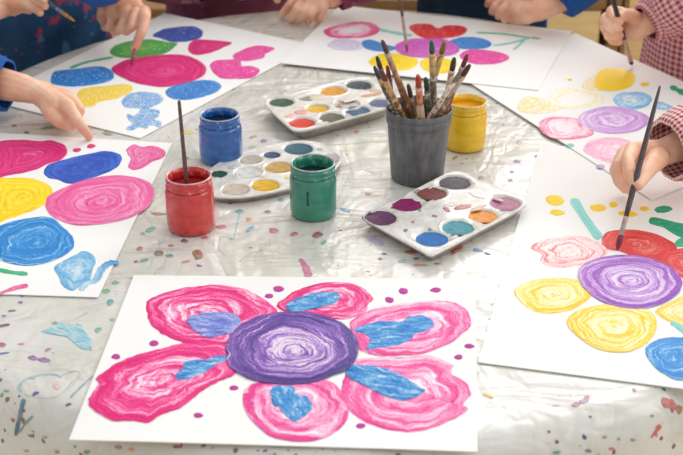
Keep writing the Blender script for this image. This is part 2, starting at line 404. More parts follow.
daub('paint_stain', [(41.5,332),(50,328),(62,323),(72,325),(80,324),(86,333),(92,341),(91,349),(82,349),(74,343),(66,337),(55,335)], paint('blue_smear', [(.2, rgb('6fb2cc')), (.55, rgb('a8ccd4')), (.85, rgb('d0d4ce'))], mode='linear', kr=7, ka=1.5, bump=.2), cloth, surf=cloth_hit, th=.0003, uvrot=30)
sb([(21,392),(19,386),(27,379),(40,375),(52,374),(62,377)], 2.2, 3.5, '6fb0c4', .55); sb([(24,394),(40,398),(56,397),(66,390),(72,381)], 1.0, .7, '86b8a8', .5); sb([(62,375),(76,371),(80,376),(70,384)], 1.2, .8, '8fb59a', .5)
sb([(70,398),(80,388),(93,376)], 2.0, 1.0, '4f9aa4'); sb([(24,399),(20,415),(16,436)], 5, 4, '2f6a86'); sb([(33,416),(25,424),(20,433)], 3.4, 1.4, '55818c', .8); sb([(0,436),(4,446),(9,458)], 5, 6, '47586a', .8)
sb([(662,398),(672,402),(678,411)], 4, 3, 'cb4b4f'); sb([(660,425),(654,436),(648,449)], 6, 3.5, 'c8534c')

# the biggest splashes stay single parts, the rest of the fine spatter is one
kids = sorted(cloth.children, key=lambda o: -sum(p.area for p in o.data.polygons))
V, F, MI, ML = [], [], [], []
for o in kids[98:]:
    k = len(V); og = WORLD[o.name]; m_ = o.data.materials[0]
    if m_ not in ML: ML.append(m_)
    V += [og + v.co for v in o.data.vertices]
    for p in o.data.polygons: F.append(tuple(i+k for i in p.vertices)); MI.append(ML.index(m_))
    bpy.data.objects.remove(o)
sp_ = obj('paint_spatter', V, F, ML[0], cloth); sp_['kind'] = 'stuff'
for m_ in ML[1:]: sp_.data.materials.append(m_)
for p, i in zip(sp_.data.polygons, MI): p.material_index = i

# ================================================================== PAPER SHEETS
pm = NT('drawing_paper'); pf2 = pm.noise(pm.coord(), 260, 3, .6)
pm.set(Base_Color=pm.ramp(pm.noise(pm.coord(), 3, 2), [(.3, rgb('efedea')), (.7, rgb('f6f5f2'))]), Roughness=.7, Specular_IOR_Level=.25); pm.bump(pf2, .08, .001)
def sheet(name, cpx, label, zb, lift=None, group='painted sheets on the table'):
    """cpx: 4 corner pixels in order; zb base height over table; lift(u,v) extra height"""
    th = .0011; N = 24
    C = [Q(x, y, zb+th) for x, y in cpx]
    V, F = [], []
    for s in (1, 0):
        for j in range(N+1):
            for i in range(N+1):
                u, w = i/N, j/N
                p = (C[0]*(1-u) + C[1]*u)*(1-w) + (C[3]*(1-u) + C[2]*u)*w
                V.append(p + Vector((0, 0, (lift(u, w) if lift else 0) - (0 if s else th))))
    M = (N+1)**2; g = lambda s, i, j: (0 if s else M) + j*(N+1) + i
    for j in range(N):
        for i in range(N):
            F.append((g(1,i,j), g(1,i,j+1), g(1,i+1,j+1), g(1,i+1,j))); F.append((g(0,i,j), g(0,i+1,j), g(0,i+1,j+1), g(0,i,j+1)))
    for i in range(N):
        for (a, b) in (((i,0),(i+1,0)), ((i+1,N),(i,N)), ((0,i+1),(0,i)), ((N,i),(N,i+1))):
            F.append((g(1,*a), g(1,*b), g(0,*b), g(0,*a)))
    o = fixn(obj(name, V, F, pm.m)); sharp(o, 50)
    tag(o, label, 'painting', group); o['_z'] = zb + th
    return o
def A(*p): return [(60+x/2.458, 270+y/2.458) for x, y in p]
def B(*p): return [(260+x/2.458, 270+y/2.458) for x, y in p]
def zz(x0, y0, s): return lambda *p: [(x0+x/s, y0+y/s) for x, y in p]
Cc, D, E_, F_, G, Hh, I, J, K = zz(0,110,3.79), zz(0,220,3.248), zz(0,0,3.79), zz(160,0,3.79), zz(330,0,3.79), zz(503,0,3.79), zz(503,100,3.79), zz(473,190,3.248), zz(473,315,3.248)

# paint kinds
pinkA = paint('petal_pink', [(.0, rgb('dd1a72')), (.28, rgb('ea2f86')), (.5, rgb('f2609f')), (.72, rgb('f8a3c8')), (1, rgb('fde4ee'))], a=1.15, b=-.50, c=.16, kr=8, ka=.7, warp=.11, fine=.2, contrast=3.4, bump=.6, ring=2.5, ringa=0.110)
pinkB = paint('petal_light_pink', [(.0, rgb('e2358a')), (.28, rgb('ee58a0')), (.5, rgb('f58ebd')), (.72, rgb('f9b9d5')), (1, rgb('fdebf2'))], a=1.1, b=-.42, c=.20, kr=8, ka=.7, warp=.11, fine=.2, contrast=3.2, bump=.6, ring=2.5, ringa=0.110)
purpC = paint('flower_centre_purple', [(.0, rgb('3a1f7c')), (.3, rgb('56309a')), (.52, rgb('8251b4')), (.75, rgb('b587d4')), (1, rgb('eedbf2'))], a=1.1, b=-.85, c=.50, kr=17, ka=.55, warp=.1, bump=.9, rough=.32, contrast=3.4, spec=.5, ring=5, ringa=0.08, fine=.15)  # palest stop: lilac-white streaks plus glints of light painted into the colour
blueP = paint('petal_blue', [(.0, rgb('0f6ab8')), (.35, rgb('2583cc')), (.62, rgb('5aa5dc')), (.95, rgb('cfe0f2'))], mode='linear', kr=5.5, ka=1.2, warp=.18, contrast=3.2, bump=.7)
blueV = paint('petal_violet_blue', [(.0, rgb('7a48ac')), (.3, rgb('5a78ce')), (.6, rgb('8fa2e0')), (.95, rgb('e6c0e0'))], mode='linear', kr=5, ka=1.2, warp=.2, contrast=3.2)
magd = paint('magenta_dot', [(.2, rgb('b0258f')), (.7, rgb('c93fa4'))], a=.6, c=.2)
magA = paint('magenta_swirl', [(.0, rgb('cf1668')), (.4, rgb('e02a7c')), (.7, rgb('e9508f')), (1, rgb('f39abb'))], a=.8, b=-.2, c=.1, kr=14, ka=.55, warp=.12, ring=5, ringa=0.06, fine=.15)
pinkS = paint('pink_swirl', [(.0, rgb('e0407f')), (.3, rgb('ea5a9d')), (.6, rgb('f083b4')), (.9, rgb('f7b4d0'))], a=.9, b=-.1, c=.05, kr=14, ka=.55, warp=.15, ring=5, ringa=0.08, fine=.15)
royal = paint('royal_blue_daub', [(.0, rgb('1c3fa0')), (.4, rgb('2a55bd')), (.75, rgb('3f74d0')), (1, rgb('7f9fe0'))], a=.9, kr=7, ka=.8, c=-.05)
navy = paint('navy_daub', [(.0, rgb('2c3f98')), (.5, rgb('3a55ad')), (1, rgb('7288c6'))], a=.9, kr=7, ka=.8, speck=.72)
yelA = paint('yellow_swirl', [(.0, rgb('f2c206')), (.4, rgb('fad60c')), (.8, rgb('fee84a'))], a=.9, kr=8, ka=.7, ring=5, ringa=0.100)
blueS = paint('blue_swirl', [(.0, rgb('1d78c4')), (.45, rgb('2f8dd6')), (.7, rgb('6cb2e4')), (1, rgb('cfe4f3'))], a=.9, kr=12, ka=.55, c=-.02, warp=.16, ring=3, ringa=0.10, fine=.15)
blueM = paint('mid_blue_daub', [(.0, rgb('166fc0')), (.5, rgb('2683d2')), (.9, rgb('6aa9e2'))], a=.8, kr=7, ka=.8, speck=.6)
blueL = paint('pale_blue_sketch', [(.0, rgb('4f9fd4')), (.4, rgb('8fc3e4')), (.8, rgb('d6e8f2'))], a=.8, b=-.6, c=.35, kr=5, ka=1.1, warp=.25)
blueK = paint('speckled_blue', [(.0, rgb('2f86d2')), (.5, rgb('5fa4e0')), (.9, rgb('b5d2ee'))], a=.9, kr=5, ka=1.2, speck=.32)
greenA = paint('green_daub', [(.0, rgb('2f9a45')), (.5, rgb('58b04f')), (.8, rgb('9cc456')), (1, rgb('c0d47a'))], a=.7, b=-.5, c=.3, kr=6, ka=.9, speck=.72)
greenS = paint('green_stroke', [(.0, rgb('2aa56c')), (.6, rgb('4cc08b')), (1, rgb('8ed8b4'))], mode='linear', a=.9, kr=6, ka=1.5)
greenD = paint('deep_green', [(.0, rgb('0f9068')), (.6, rgb('27a87d')), (1, rgb('7ccbae'))], mode='linear', a=.9, kr=6, ka=1.5)
teal = paint('teal_stroke', [(.0, rgb('5cc4bc')), (.5, rgb('88d4cc')), (1, rgb('c4e6e0'))], mode='linear', a=.9, kr=6, ka=1.0)
pinkH = paint('hot_pink_daub', [(.0, rgb('e0268c')), (.5, rgb('ea45a0')), (1, rgb('f48cc2'))], a=.8, kr=6, ka=1, speck=.66)
pinkHS = paint('hot_pink_scrawl', [(.0, rgb('e63a8c')), (.5, rgb('ee5fa5')), (1, rgb('f8b0d0'))], a=.8, kr=6, ka=1, speck=.7)
redA = paint('red_daub', [(.0, rgb('d8202f')), (.5, rgb('e23238')), (1, rgb('f07a72'))], a=.8, kr=6, ka=.9, speck=.72)
redR = paint('red_swirl', [(.0, rgb('d92f36')), (.45, rgb('e6504e')), (.75, rgb('f08d86')), (1, rgb('f8d6d0'))], a=1.0, b=-.15, c=-.05, kr=15, ka=.55, ring=4, ringa=0.08, fine=.15)
redO = paint('red_open_swirl', [(.0, rgb('df4450')), (.3, rgb('ef8e92')), (.5, rgb('f8d8d8')), (1, rgb('f6efec'))], a=1.0, b=-.35, c=.24, kr=15, ka=.55, contrast=3, ring=4, ringa=0.12, fine=.15)
magT = paint('magenta_centre', [(.0, rgb('c04bb4')), (.5, rgb('d560c0')), (1, rgb('e58ad0'))], a=.8, kr=6, ka=.9, speck=.72)
magR = paint('pink_open_ring', [(.0, rgb('e6478f')), (.3, rgb('f07eb0')), (.5, rgb('f7d4e2')), (1, rgb('f4eef0'))], a=.8, b=-1.0, c=.62, kr=5, ka=.9, contrast=2.4)
lilS = paint('lilac_speckle', [(.0, rgb('b09ac8')), (.6, rgb('d4c8e0')), (1, rgb('f0eef0'))], a=.8, c=.25, speck=.0)
yelF = paint('yellow_faint_ring', [(.0, rgb('f0cf4a')), (.35, rgb('f6e29a')), (.6, rgb('f4f0e2')), (1, rgb('f4f2ee'))], a=.9, b=-.5, c=.42, kr=6, ka=.9, speck=.22)
yelK = paint('yellow_speckled', [(.0, rgb('f8cc0c')), (.6, rgb('fbd824')), (1, rgb('fdea80'))], a=.8, speck=.45)
yelD = paint('yellow_dab', [(.0, rgb('f8cc08')), (.6, rgb('fcd91e')), (1, rgb('fdea70'))], a=.8)
yelK2 = paint('yellow_spatter', [(.0, rgb('f8cc14')), (1, rgb('fbdc50'))], a=.8, speck=.1)
lilA = paint('lilac_swirl', [(.0, rgb('b06ac4')), (.4, rgb('c895d6')), (.75, rgb('dfc0e6')), (1, rgb('f0e2f2'))], a=.9, b=-.25, c=.25, kr=7, ka=.7, ring=5, ringa=0.150)
purS = paint('purple_open_swirl', [(.0, rgb('8a3fae')), (.35, rgb('a968c4')), (.6, rgb('c9a3dc')), (1, rgb('efe3f2'))], a=1.1, b=-.45, c=.20, kr=18, ka=.55, warp=.08, contrast=3, ring=5, ringa=0.10, fine=.15)
yelO = paint('yellow_open_swirl', [(.0, rgb('edbd12')), (.3, rgb('f5d53c')), (.55, rgb('f8eaa0')), (1, rgb('f7f3e4'))], a=1.1, b=-.35, c=.12, kr=16, ka=.55, contrast=3, ring=4, ringa=0.10, fine=.15)
pnkO = paint('pink_open_petal', [(.0, rgb('dd4f86')), (.3, rgb('ee9ab8')), (.55, rgb('f5d6e0')), (1, rgb('f5eef0'))], a=.9, b=-.75, c=.50, kr=6, ka=.9, contrast=3)
pnkL = paint('pale_pink_petal', [(.0, rgb('ea86b4')), (.4, rgb('f0aecb')), (.7, rgb('f5d2e0')), (1, rgb('f7eaf0'))], a=1.0, b=-.2, c=.15, kr=6, ka=.9, contrast=3)
blueR = paint('light_blue_ring', [(.0, rgb('4ba4de')), (.45, rgb('7fc0e8')), (.75, rgb('c9e2f0')), (1, rgb('f0f3f4'))], a=.9, b=-.5, c=.45, kr=6, ka=.9)

# --- foreground sheet
S = sheet('painted_sheet', [(134,275),(475.6,279),(477.6,451),(69,439)], 'white sheet with a large pink six-petalled flower with purple centre, at the front edge', .0015, lift=lambda u, w: -.0006*max(0, w-.8)/.2*max(0, abs(u-.5)-.3)/.2)
z = S['_z']
def put(sheet_, name, out, mat, lvl=0, **kw): return daub(name, out, mat, sheet_, zb=sheet_['_z'] + .00012 + lvl*.0004, **kw)
petals = [
 (A((210,85),(225,70),(260,55),(330,40),(400,37),(450,45),(490,65),(525,90),(535,110),(480,130),(430,155),(410,182),(340,180),(290,175),(245,155),(225,135),(215,115)), pinkA,
  A((310,125),(330,110),(380,103),(430,108),(443,125),(430,150),(400,160),(360,165),(335,150)), blueV, 'magenta pink upper left petal'),
 (A((70,330),(75,310),(95,280),(90,265),(130,235),(170,215),(240,195),(300,180),(350,180),(410,185),(425,220),(430,255),(400,270),(360,290),(300,335),(250,355),(215,375),(180,370),(130,370),(90,350)), pinkA,
  A((282,260),(300,240),(310,225),(350,220),(400,210),(410,220),(380,235),(340,260),(300,270)), blueP, 'magenta pink lower left petal'),
 (B((40,90),(60,70),(90,50),(150,32),(220,32),(260,50),(278,70),(265,85),(260,100),(220,120),(150,120),(90,112)), pinkA,
  B((62,90),(80,75),(120,60),(180,52),(195,70),(170,85),(120,98),(80,103)), blueP, 'pink top petal'),
 (B((225,125),(265,100),(330,85),(400,77),(450,76),(490,85),(515,110),(518,135),(500,155),(465,180),(400,205),(350,210),(290,210),(245,195),(225,160)), pinkB,
  B((235,150),(250,138),(300,125),(350,125),(370,112),(410,115),(425,140),(380,160),(355,180),(300,190),(262,195),(270,165)), blueP, 'light pink upper right petal'),
 (B((205,270),(225,225),(290,215),(350,215),(410,210),(450,222),(475,235),(470,255),(505,275),(518,305),(500,330),(510,345),(470,370),(420,390),(370,398),(310,392),(250,370),(215,340),(200,300)), pinkB,
  B((212,245),(225,232),(300,240),(340,255),(390,285),(405,300),(350,320),(300,305),(250,280),(220,265)), blueP, 'light pink lower right petal'),
 (B((-42,310),(-30,285),(10,270),(70,265),(140,265),(190,285),(215,330),(212,370),(180,402),(130,420),(70,420),(20,405),(-20,370),(-38,340)), pinkB,
  B((30,330),(25,300),(45,285),(80,285),(90,305),(120,310),(125,335),(110,360),(85,372),(60,355),(45,335)), blueP, 'light pink bottom petal')]
for i, (o1, m1, o2, m2, lb) in enumerate(petals):
    p = put(S, 'petal', o1, m1, i % 2, th=.0005, jit=.9, label=lb, sub=7)
    daub('blue_streak', o2, m2, p, zb=z + .0011, th=.0004, jit=1.5, sub=7, uvrot=[20,-10,-15,-12,25,70][i])
put(S, 'flower_centre', B((-84,190),(-70,160),(-50,135),(-10,115),(50,103),(110,103),(170,115),(215,140),(240,175),(240,210),(220,240),(190,255),(150,270),(100,280),(50,280),(0,275),(-40,260),(-75,235)), purpC, 4, th=.0006, jit=.9, label='purple swirled flower centre')
for q in B((45,47),(22,64),(352,52),(318,74),(432,49),(514,187),(488,214),(248,383)) + A((231,180),(137,213),(427,290),(340,357)):
    put(S, 'paint_dot', ell(q[0], q[1], random.uniform(4.2,5.6), random.uniform(2.4,3.3), 0, 9, .1), magd, 0, rings=(1,.9,.5), th=.0004)

# --- left sheet
S = sheet('painted_sheet', [(-38,130.5),(172,143),(98,297),(-100,290.6)], 'white sheet of magenta, yellow and blue blobs at the left edge, under the pointing finger', .0012)
put(S, 'paint_blob', Cc((-40,130),(0,118),(80,112),(150,118),(190,115),(240,130),(255,160),(230,190),(180,205),(140,225),(80,240),(20,250),(-40,262)), magA, 0, label='magenta blob')
put(S, 'paint_blob', Cc((165,235),(190,205),(250,185),(340,165),(400,155),(450,165),(462,185),(445,215),(400,240),(340,260),(270,280),(220,265),(180,255)), royal, 0, label='royal blue blob')
put(S, 'paint_blob', Cc((172,360),(185,325),(240,295),(320,265),(400,250),(470,248),(540,262),(580,290),(578,340),(550,375),(500,405),(430,425),(350,435),(280,435),(220,415),(185,390)), pinkS, 1, label='large pink swirl')
put(S, 'paint_blob', Cc((-40,270),(30,258),(110,258),(170,275),(200,305),(195,340),(150,370),(100,390),(40,410),(-40,430)), yelA, 0, label='yellow blob')
put(S, 'paint_blob', [(-8,232),(10,222),(30,218),(50,217),(62,226),(72,236),(74,245),(68,253),(52,261),(35,265),(18,265),(0,260),(-8,255)], blueS, 1, label='streaky blue swirl')
put(S, 'paint_blob', Cc((482,145),(510,130),(540,140),(580,135),(625,155),(620,180),(580,195),(550,215),(510,228),(485,215),(495,185),(482,165)), pinkS, 0, label='small pink heart shape')
for q in Cc((292,152),(345,137)): put(S, 'paint_dot', ell(q[0], q[1], 4.4, 2.1, -8, 9), magA, 0, rings=(1,.9,.5), th=.0004)
put(S, 'paint_blob', D((175,155),(200,135),(240,115),(270,100),(300,112),(312,135),(300,165),(290,200),(260,215),(235,230),(205,215),(190,185)), blueL, 0, label='pale blue sketchy blob')
band('paint_stroke', D((262,228),(280,205),(310,195),(330,160),(355,140),(385,138)), 7, 8, blueL, S, S['_z']+.0003, label='pale blue curl')
band('paint_stroke', D((-12,160),(40,170),(90,175)), 7, 6, greenS, S, S['_z']+.0003, label='green stroke')
band('paint_stroke', D((-5,240),(45,222),(90,212)), 4, 8, pinkS, S, S['_z']+.0003, label='red-pink stroke')

# --- top left sheet
S = sheet('painted_sheet', [(-14,100),(165,13),(314.6,45),(140,138)], 'white sheet at the top left with a big magenta oval and green blob', .0011)
put(S, 'paint_blob', E_((415,195),(440,170),(500,155),(580,150),(640,160),(672,165),(640,195),(580,215),(500,222),(440,215)), greenA, 0, label='green oval')
band('paint_stroke', E_((265,258),(330,235),(430,216)), 4, 3.4, greenS, S, S['_z']+.0003, label='thin green stem')
put(S, 'paint_blob', E_((192,300),(210,270),(280,262),(350,252),(400,255),(430,280),(420,305),(350,322),(260,328),(200,318)), blueM, 0, label='wide blue blob')
put(S, 'paint_blob', E_((422,265),(450,240),(500,222),(580,210),(686,206),(746,225),(781,255),(771,285),(716,310),(646,325),(600,328),(540,318),(480,300)), magA, 2, label='big magenta oval')
put(S, 'paint_blob', E_((292,360),(320,335),(400,325),(470,318),(500,325),(495,350),(440,375),(380,385),(350,405),(305,400)), yelK, 0, label='yellow blob')
put(S, 'paint_blob', E_((460,385),(490,355),(540,348),(600,355),(620,375),(600,395),(550,410),(480,408)), blueK, 0, label='upper speckled blue clump')
put(S, 'paint_blob', E_((482,432),(500,445),(525,425),(545,405),(575,412),(605,420),(602,440),(585,452),(612,462),(605,482),(570,474),(555,490),(530,482),(500,495),(478,488),(502,468),(486,455)), blueK, 0, label='lower speckled blue clump')
put(S, 'paint_blob', F_((20,350),(50,325),(120,308),(190,303),(230,320),(220,345),(170,365),(110,378),(50,375)), blueM, 0, label='blue oval with pale streaks')
put(S, 'paint_blob', F_((-28,135),(0,115),(60,102),(130,100),(162,120),(150,145),(100,158),(40,158),(0,145)), navy, 0, label='dark blue oval')
put(S, 'paint_blob', F_((105,185),(125,155),(180,150),(270,160),(240,180),(190,200),(130,208)), magA, 0, label='small magenta blob')
put(S, 'paint_blob', F_((275,210),(310,190),(370,172),(435,183),(400,205),(390,220),(330,232),(290,225)), pinkH, 0)
put(S, 'paint_blob', F_((190,245),(220,228),(300,226),(310,250),(345,250),(378,265),(350,295),(280,298),(230,295),(200,270)), pinkH, 1)

# --- top right sheet (under the centre sheet, over the right one)
S = sheet('painted_sheet', [(472,84),(575,33),(804,136),(652,200)], 'white sheet with a lilac oval and yellow speckled blobs at the top right', .0027)
put(S, 'paint_blob', Hh((350,330),(365,270),(420,258),(490,275),(500,305),(470,335),(400,345)), yelD, 1, label='solid yellow blob')
put(S, 'paint_blob', Hh((300,330),(330,295),(365,285),(380,320),(350,345)), yelK2, 0, label='yellow spatter')
put(S, 'paint_blob', Hh((170,385),(200,345),(280,335),(370,355),(380,390),(300,410),(200,410)), yelF, 0, label='faint yellow ring')
put(S, 'paint_blob', Hh((55,400),(90,365),(150,375),(210,415),(150,430),(70,425)), yelK2, 0, label='spotty yellow patch')
put(S, 'paint_blob', Hh((420,370),(460,350),(530,350),(565,375),(540,405),(480,415),(430,395)), blueR, 0, label='light blue ring')
put(S, 'paint_blob', Hh((570,408),(595,385),(650,410),(610,416)), blueR, 0)
put(S, 'paint_blob', I((285,75),(310,45),(380,25),(460,28),(540,55),(555,85),(510,115),(430,128),(340,115)), lilA, 1, label='lilac oval')
put(S, 'paint_blob', I((138,85),(180,65),(250,65),(310,85),(345,125),(300,145),(210,150),(150,125)), pnkO, 0, label='pink edged petal')
put(S, 'paint_blob', I((305,185),(330,155),(400,140),(470,150),(510,180),(500,230),(440,245),(360,225),(320,205)), pnkL, 0, label='pale pink petal')
band('paint_stroke', Hh((635,328),(665,342),(710,365)), 7, 8, greenD, S, S['_z']+.0003, label='green stroke')
for q, m_, rx in ((I((255,172))[0], teal, 4), (I((370,252))[0], lilA, 4), (Hh((537,320))[0], yelD, 4.4), (Hh((252,302))[0], yelD, 2.4)):
    put(S, 'paint_dot', ell(q[0], q[1], rx, rx*.48, 0, 9), m_, 0, rings=(1,.9,.5), th=.0004)

# --- top centre sheet
S = sheet('painted_sheet', [(340,5),(572,31),(538,90),(281,63)], 'white sheet at the top centre with red, magenta and yellow petals behind the brush cup', .0044)
put(S, 'paint_blob', G((-25,115),(30,95),(100,82),(160,88),(190,115),(140,140),(60,145),(0,140)), magR, 0, label='pink open ring')
band('paint_stroke', G((188,112),(250,125),(312,135)), 4, 5, teal, S, S['_z']+.0003, label='teal stem')
put(S, 'paint_blob', G((-10,175),(20,150),(80,150),(125,165),(110,190),(40,190)), lilS, 0, label='faint lilac patch')
put(S, 'paint_blob', G((115,165),(150,150),(200,165),(250,180),(220,195),(150,190)), blueM, 0, label='left blue petal')
put(S, 'paint_blob', G((300,105),(330,90),(380,92),(410,107),(450,95),(510,102),(517,120),(480,140),(400,147),(340,140)), redA, 0, label='red petals')
put(S, 'paint_blob', G((245,175),(290,150),(360,145),(440,150),(490,180),(470,205),(400,215),(320,215),(265,200)), magT, 2, label='magenta centre')
put(S, 'paint_blob', G((450,160),(490,142),(560,142),(610,160),(600,180),(540,188),(480,180)), blueM, 0, label='right blue petal')
put(S, 'paint_blob', G((490,212),(520,190),(580,188),(650,200),(680,220),(640,240),(570,245),(520,235)), pinkH, 0, label='pink petal')
put(S, 'paint_blob', G((145,235),(190,205),(260,205),(330,225),(320,255),(260,268),(180,255)), yelA, 0, label='left yellow petal')
put(S, 'paint_blob', G((345,230),(400,215),(480,235),(460,270),(400,280),(350,260)), yelA, 0, label='right yellow petal')
N_ = zz(450, 0, 5.69)
band('paint_stroke', N_((150,185),(300,192),(420,210),(515,220)), 2.4, 2.0, greenS, S, S['_z']+.0003); band('paint_stroke', N_((245,258),(340,245),(430,222),(480,210)), 2.6, 2.2, teal, S, S['_z']+.0005); band('paint_stroke', N_((360,282),(400,250),(425,218)), 2, 1.8, teal, S, S['_z']+.0007)

# --- right sheet
S = sheet('painted_sheet', [(540,145),(732,153),(738,395.6),(478,362)], 'white sheet at the right with a purple swirl flower under the big brush', .0010)
put(S, 'petal', J((188,190),(210,170),(270,155),(340,150),(400,165),(435,190),(430,215),(390,235),(320,250),(250,250),(220,230),(225,210)), redO, 0, label='open red swirl petal')
put(S, 'petal', J((418,165),(440,135),(520,128),(600,145),(655,175),(660,205),(610,230),(540,225),(480,200),(430,190)), redR, 0, label='solid red petal')
put(S, 'petal', J((605,225),(640,200),(700,190),(740,240),(700,285),(650,268)), redR, 1, label='red petal at the right')
put(S, 'petal', J((135,340),(150,310),(210,290),(300,285),(360,300),(385,330),(370,360),(320,390),(240,402),(180,385)), yelO, 0, label='left yellow swirl petal')
put(S, 'petal', K((305,30),(330,-10),(400,-32),(500,-35),(570,-15),(597,20),(590,60),(560,95),(500,120),(420,115),(360,85)), yelO, 1, label='bottom yellow swirl petal')
put(S, 'petal', J((590,395),(630,370),(690,340),(740,360),(730,430),(680,445),(630,425)), yelO, 0, label='right yellow swirl petal')
put(S, 'flower_centre', J((342,265),(370,235),(430,215),(510,210),(590,225),(650,255),(680,300),(660,340),(610,370),(540,385),(470,378),(400,350),(355,310)), purS, 3, th=.0004, label='purple swirled flower centre')
put(S, 'paint_blob', K((560,110),(600,80),(660,72),(730,85),(740,190),(670,212),(610,185),(575,150)), blueS, 1, label='streaky blue blob')
band('paint_stroke', J((325,28),(362,88),(412,158)), 9, 10, teal, S, S['_z']+.0003, label='teal stem')
band('paint_stroke', K((645,22),(680,45),(720,80)), 9, 8, teal, S, S['_z']+.0003, label='teal leaf stroke')
for cx, cy, rx, ry in ((265,33,30,18),(273,73,24,10),(407,58,27,12),(455,48,15,9),(503,77,32,9),(557,61,15,8)):
    q = J((cx, cy))[0]; put(S, 'paint_dot', ell(q[0], q[1], rx/3.248, ry/3.248, 5, 9), yelD, 0, rings=(1,.9,.5), th=.0004)
put(S, 'paint_blob', J((590,62),(610,52),(640,54),(646,66),(620,74),(597,73)), greenD, 0)
put(S, 'paint_blob', J((573,108),(585,88),(650,103),(720,120),(720,158),(665,150),(620,122)), greenD, 0, label='dark green leaf')
put(S, 'paint_blob', J((655,180),(665,160),(700,150),(720,170),(690,185)), greenS, 0)

# ================================================================== JARS
def jar_mat(name, h, hd):
    t = NT(name); v = t.coord(); f = t.noise(t.vmath('MULTIPLY', v, (1,1,2.2)), 38, 4, .6)
    t.set(Base_Color=t.ramp(f, [(.3, rgb(hd)), (.6, rgb(h))]), Roughness=.28, Coat_Weight=.6, Coat_Roughness=.1)
    return t.m
def rim_mat(name, h, hd):
    t = NT(name); v = t.coord(); f = t.noise(v, 120, 4, .7)
    t.set(Base_Color=t.ramp(f, [(.32, rgb(hd)), (.55, rgb(h)), (.72, tuple(.45*c+.45 for c in rgb(h)))]), Roughness=.22, Coat_Weight=.5, Coat_Roughness=.1); t.bump(f, .4, .002)
    return t.m
def jar(cx, by, topy, rimhw, bodyhw, fill, h, hd, hl, label, drip=None):
    b = Q(cx, by, .0006); s = mpp(b + Vector((0,0,.04))); Rb = bodyhw*s; Rr = rimhw*s*1.0; Ht = zfor(b, topy)
    t = thing('paint_jar', label, 'jar', b, 'open jars of poster paint')
    m1, m2 = jar_mat('jar_'+h, h, hd), rim_mat('jarrim_'+h, h, hd)
    prof = [(0,.002),(Rb*.6,.0008),(Rb*.86,0),(Rb*.95,.002),(Rb,.008)] + [(Rb*(1+.006*math.sin(k)), .008+(Ht*.70-.008)*k/5) for k in range(1,5)] + [(Rb,Ht*.70),(Rb*.985,Ht*.745),(Rr*1.0,Ht*.785)]
    obj('jar_body', *lathe(prof, b, n=56, cap=False), m1, t)
    w = .0022
    rp = [(Rr*.985,Ht*.782),(Rr*.985,Ht*.80),(Rr*1.03,Ht*.815),(Rr*1.03,Ht*.835),(Rr*.985,Ht*.85),(Rr*.985,Ht*.90),(Rr*1.025,Ht*.915),(Rr*1.025,Ht*.935),(Rr*.985,Ht*.95),(Rr*.985,Ht*.975),(Rr*1.0,Ht*.99),(Rr*.98,Ht),(Rr-w,Ht*.992),(Rr-w*1.5,Ht*.9),(Rr-w*1.4,Ht*.7),(Rr-w*1.4,Ht*fill-.006)]
    obj('neck_ring', *lathe(rp, b, n=56, cap=False), m2, t)
    lc = tuple(.45*c+.5 for c in rgb(h))
    obj('glass_lip', *lathe([(Rr*.93,Ht*.992),(Rr*.95,Ht*1.004),(Rr*.985,Ht*1.006),(Rr*1.008,Ht*.997),(Rr*1.0,Ht*.985)], b, n=56, cap=False), plain('lip_'+h, lc, .15, .35, 90, coat=.5), t)
    pr = Rr - w*1.45
    pm_ = plain('liquid_'+h, rgb(hl), .5, .15, 25, spec=.12)
    pv = [(0, Ht*fill-.006), (pr, Ht*fill-.006), (pr, Ht*fill+.0012), (pr*.96, Ht*fill-.0004), (0, Ht*fill-.0006)]
    obj('liquid_paint', *lathe(pv, b, n=40), pm_, t)
    if drip:
        d0 = QY(drip[0], drip[1], b.y-Rb*.99); ln_ = d0.z-QY(drip[0], drip[2], b.y-Rb*.99).z
        obj('paint_drip', *lathe([(0,0),(.0012,.0004),(.0017,.002),(.0010,.005),(.0009,ln_*.7),(.0016,ln_*.9),(0,ln_)], d0-Vector((0,0,ln_)), n=12), plain('drip', rgb('123a33'), .3), t)
    return b, Ht, Rr
jr = jar(191.7, 227, 175, 22.6, 24.4, .78, 'd23a35', 'b8262a', 'a81f24', 'jar of red poster paint with a thin brush standing in it')
jar(221.6, 159, 114, 19.4, 21.6, .80, '2669b4', '1c4f98', '12294f', 'jar of blue poster paint beside the round palette')
jar(313.5, 213, 162.5, 21.9, 23.5, .76, '2f8a72', '23745f', '0e3a38', 'jar of dark green poster paint standing before the round palette', drip=(307.5, 192, 206))
jar(464.5, 146, 100.5, 19.8, 21.3, .86, 'f4c80a', 'e8b306', 'eaa400', 'jar of yellow poster paint behind the grey brush cup')
# dark drip on the green jar
# ================================================================== BRUSHES
def tone(h, rough=.45, h2=None):
    k = 'brush_'+h+(h2 or '')
    if k in MATS: return MATS[k]
    t = NT(k); v = t.coord(); f = t.noise(v, 160, 4, .7)
    b = rgb(h); c = rgb(h2) if h2 else tuple(x*.55 for x in b)
    t.set(Base_Color=t.ramp(f, [(.38, c), (.6, b)]), Roughness=rough); t.bump(f, .3, .001); MATS[k] = t.m; return t.m
def messy(h, rough=.4, h2=None):
    k = 'messy_'+h
    if k in MATS: return MATS[k]
    t = NT(k); v = t.coord(); f = t.noise(v, 85, 4, .75, .6); b = rgb(h)
    pals = [rgb('d8c8b8'), rgb('b87a4a'), rgb('8a3a34'), rgb('c0b4a8'), rgb('c8a050')]
    t.set(Base_Color=t.ramp(f, [(.26, tuple(c*.3 for c in b)), (.40, b), (.50, tuple(min(1, c*1.4) for c in b)), (.56, random.choice(pals)), (.66, rgb('e0d6cc'))]), Roughness=rough); t.bump(f, .5, .001); MATS[k] = t.m; return t.m
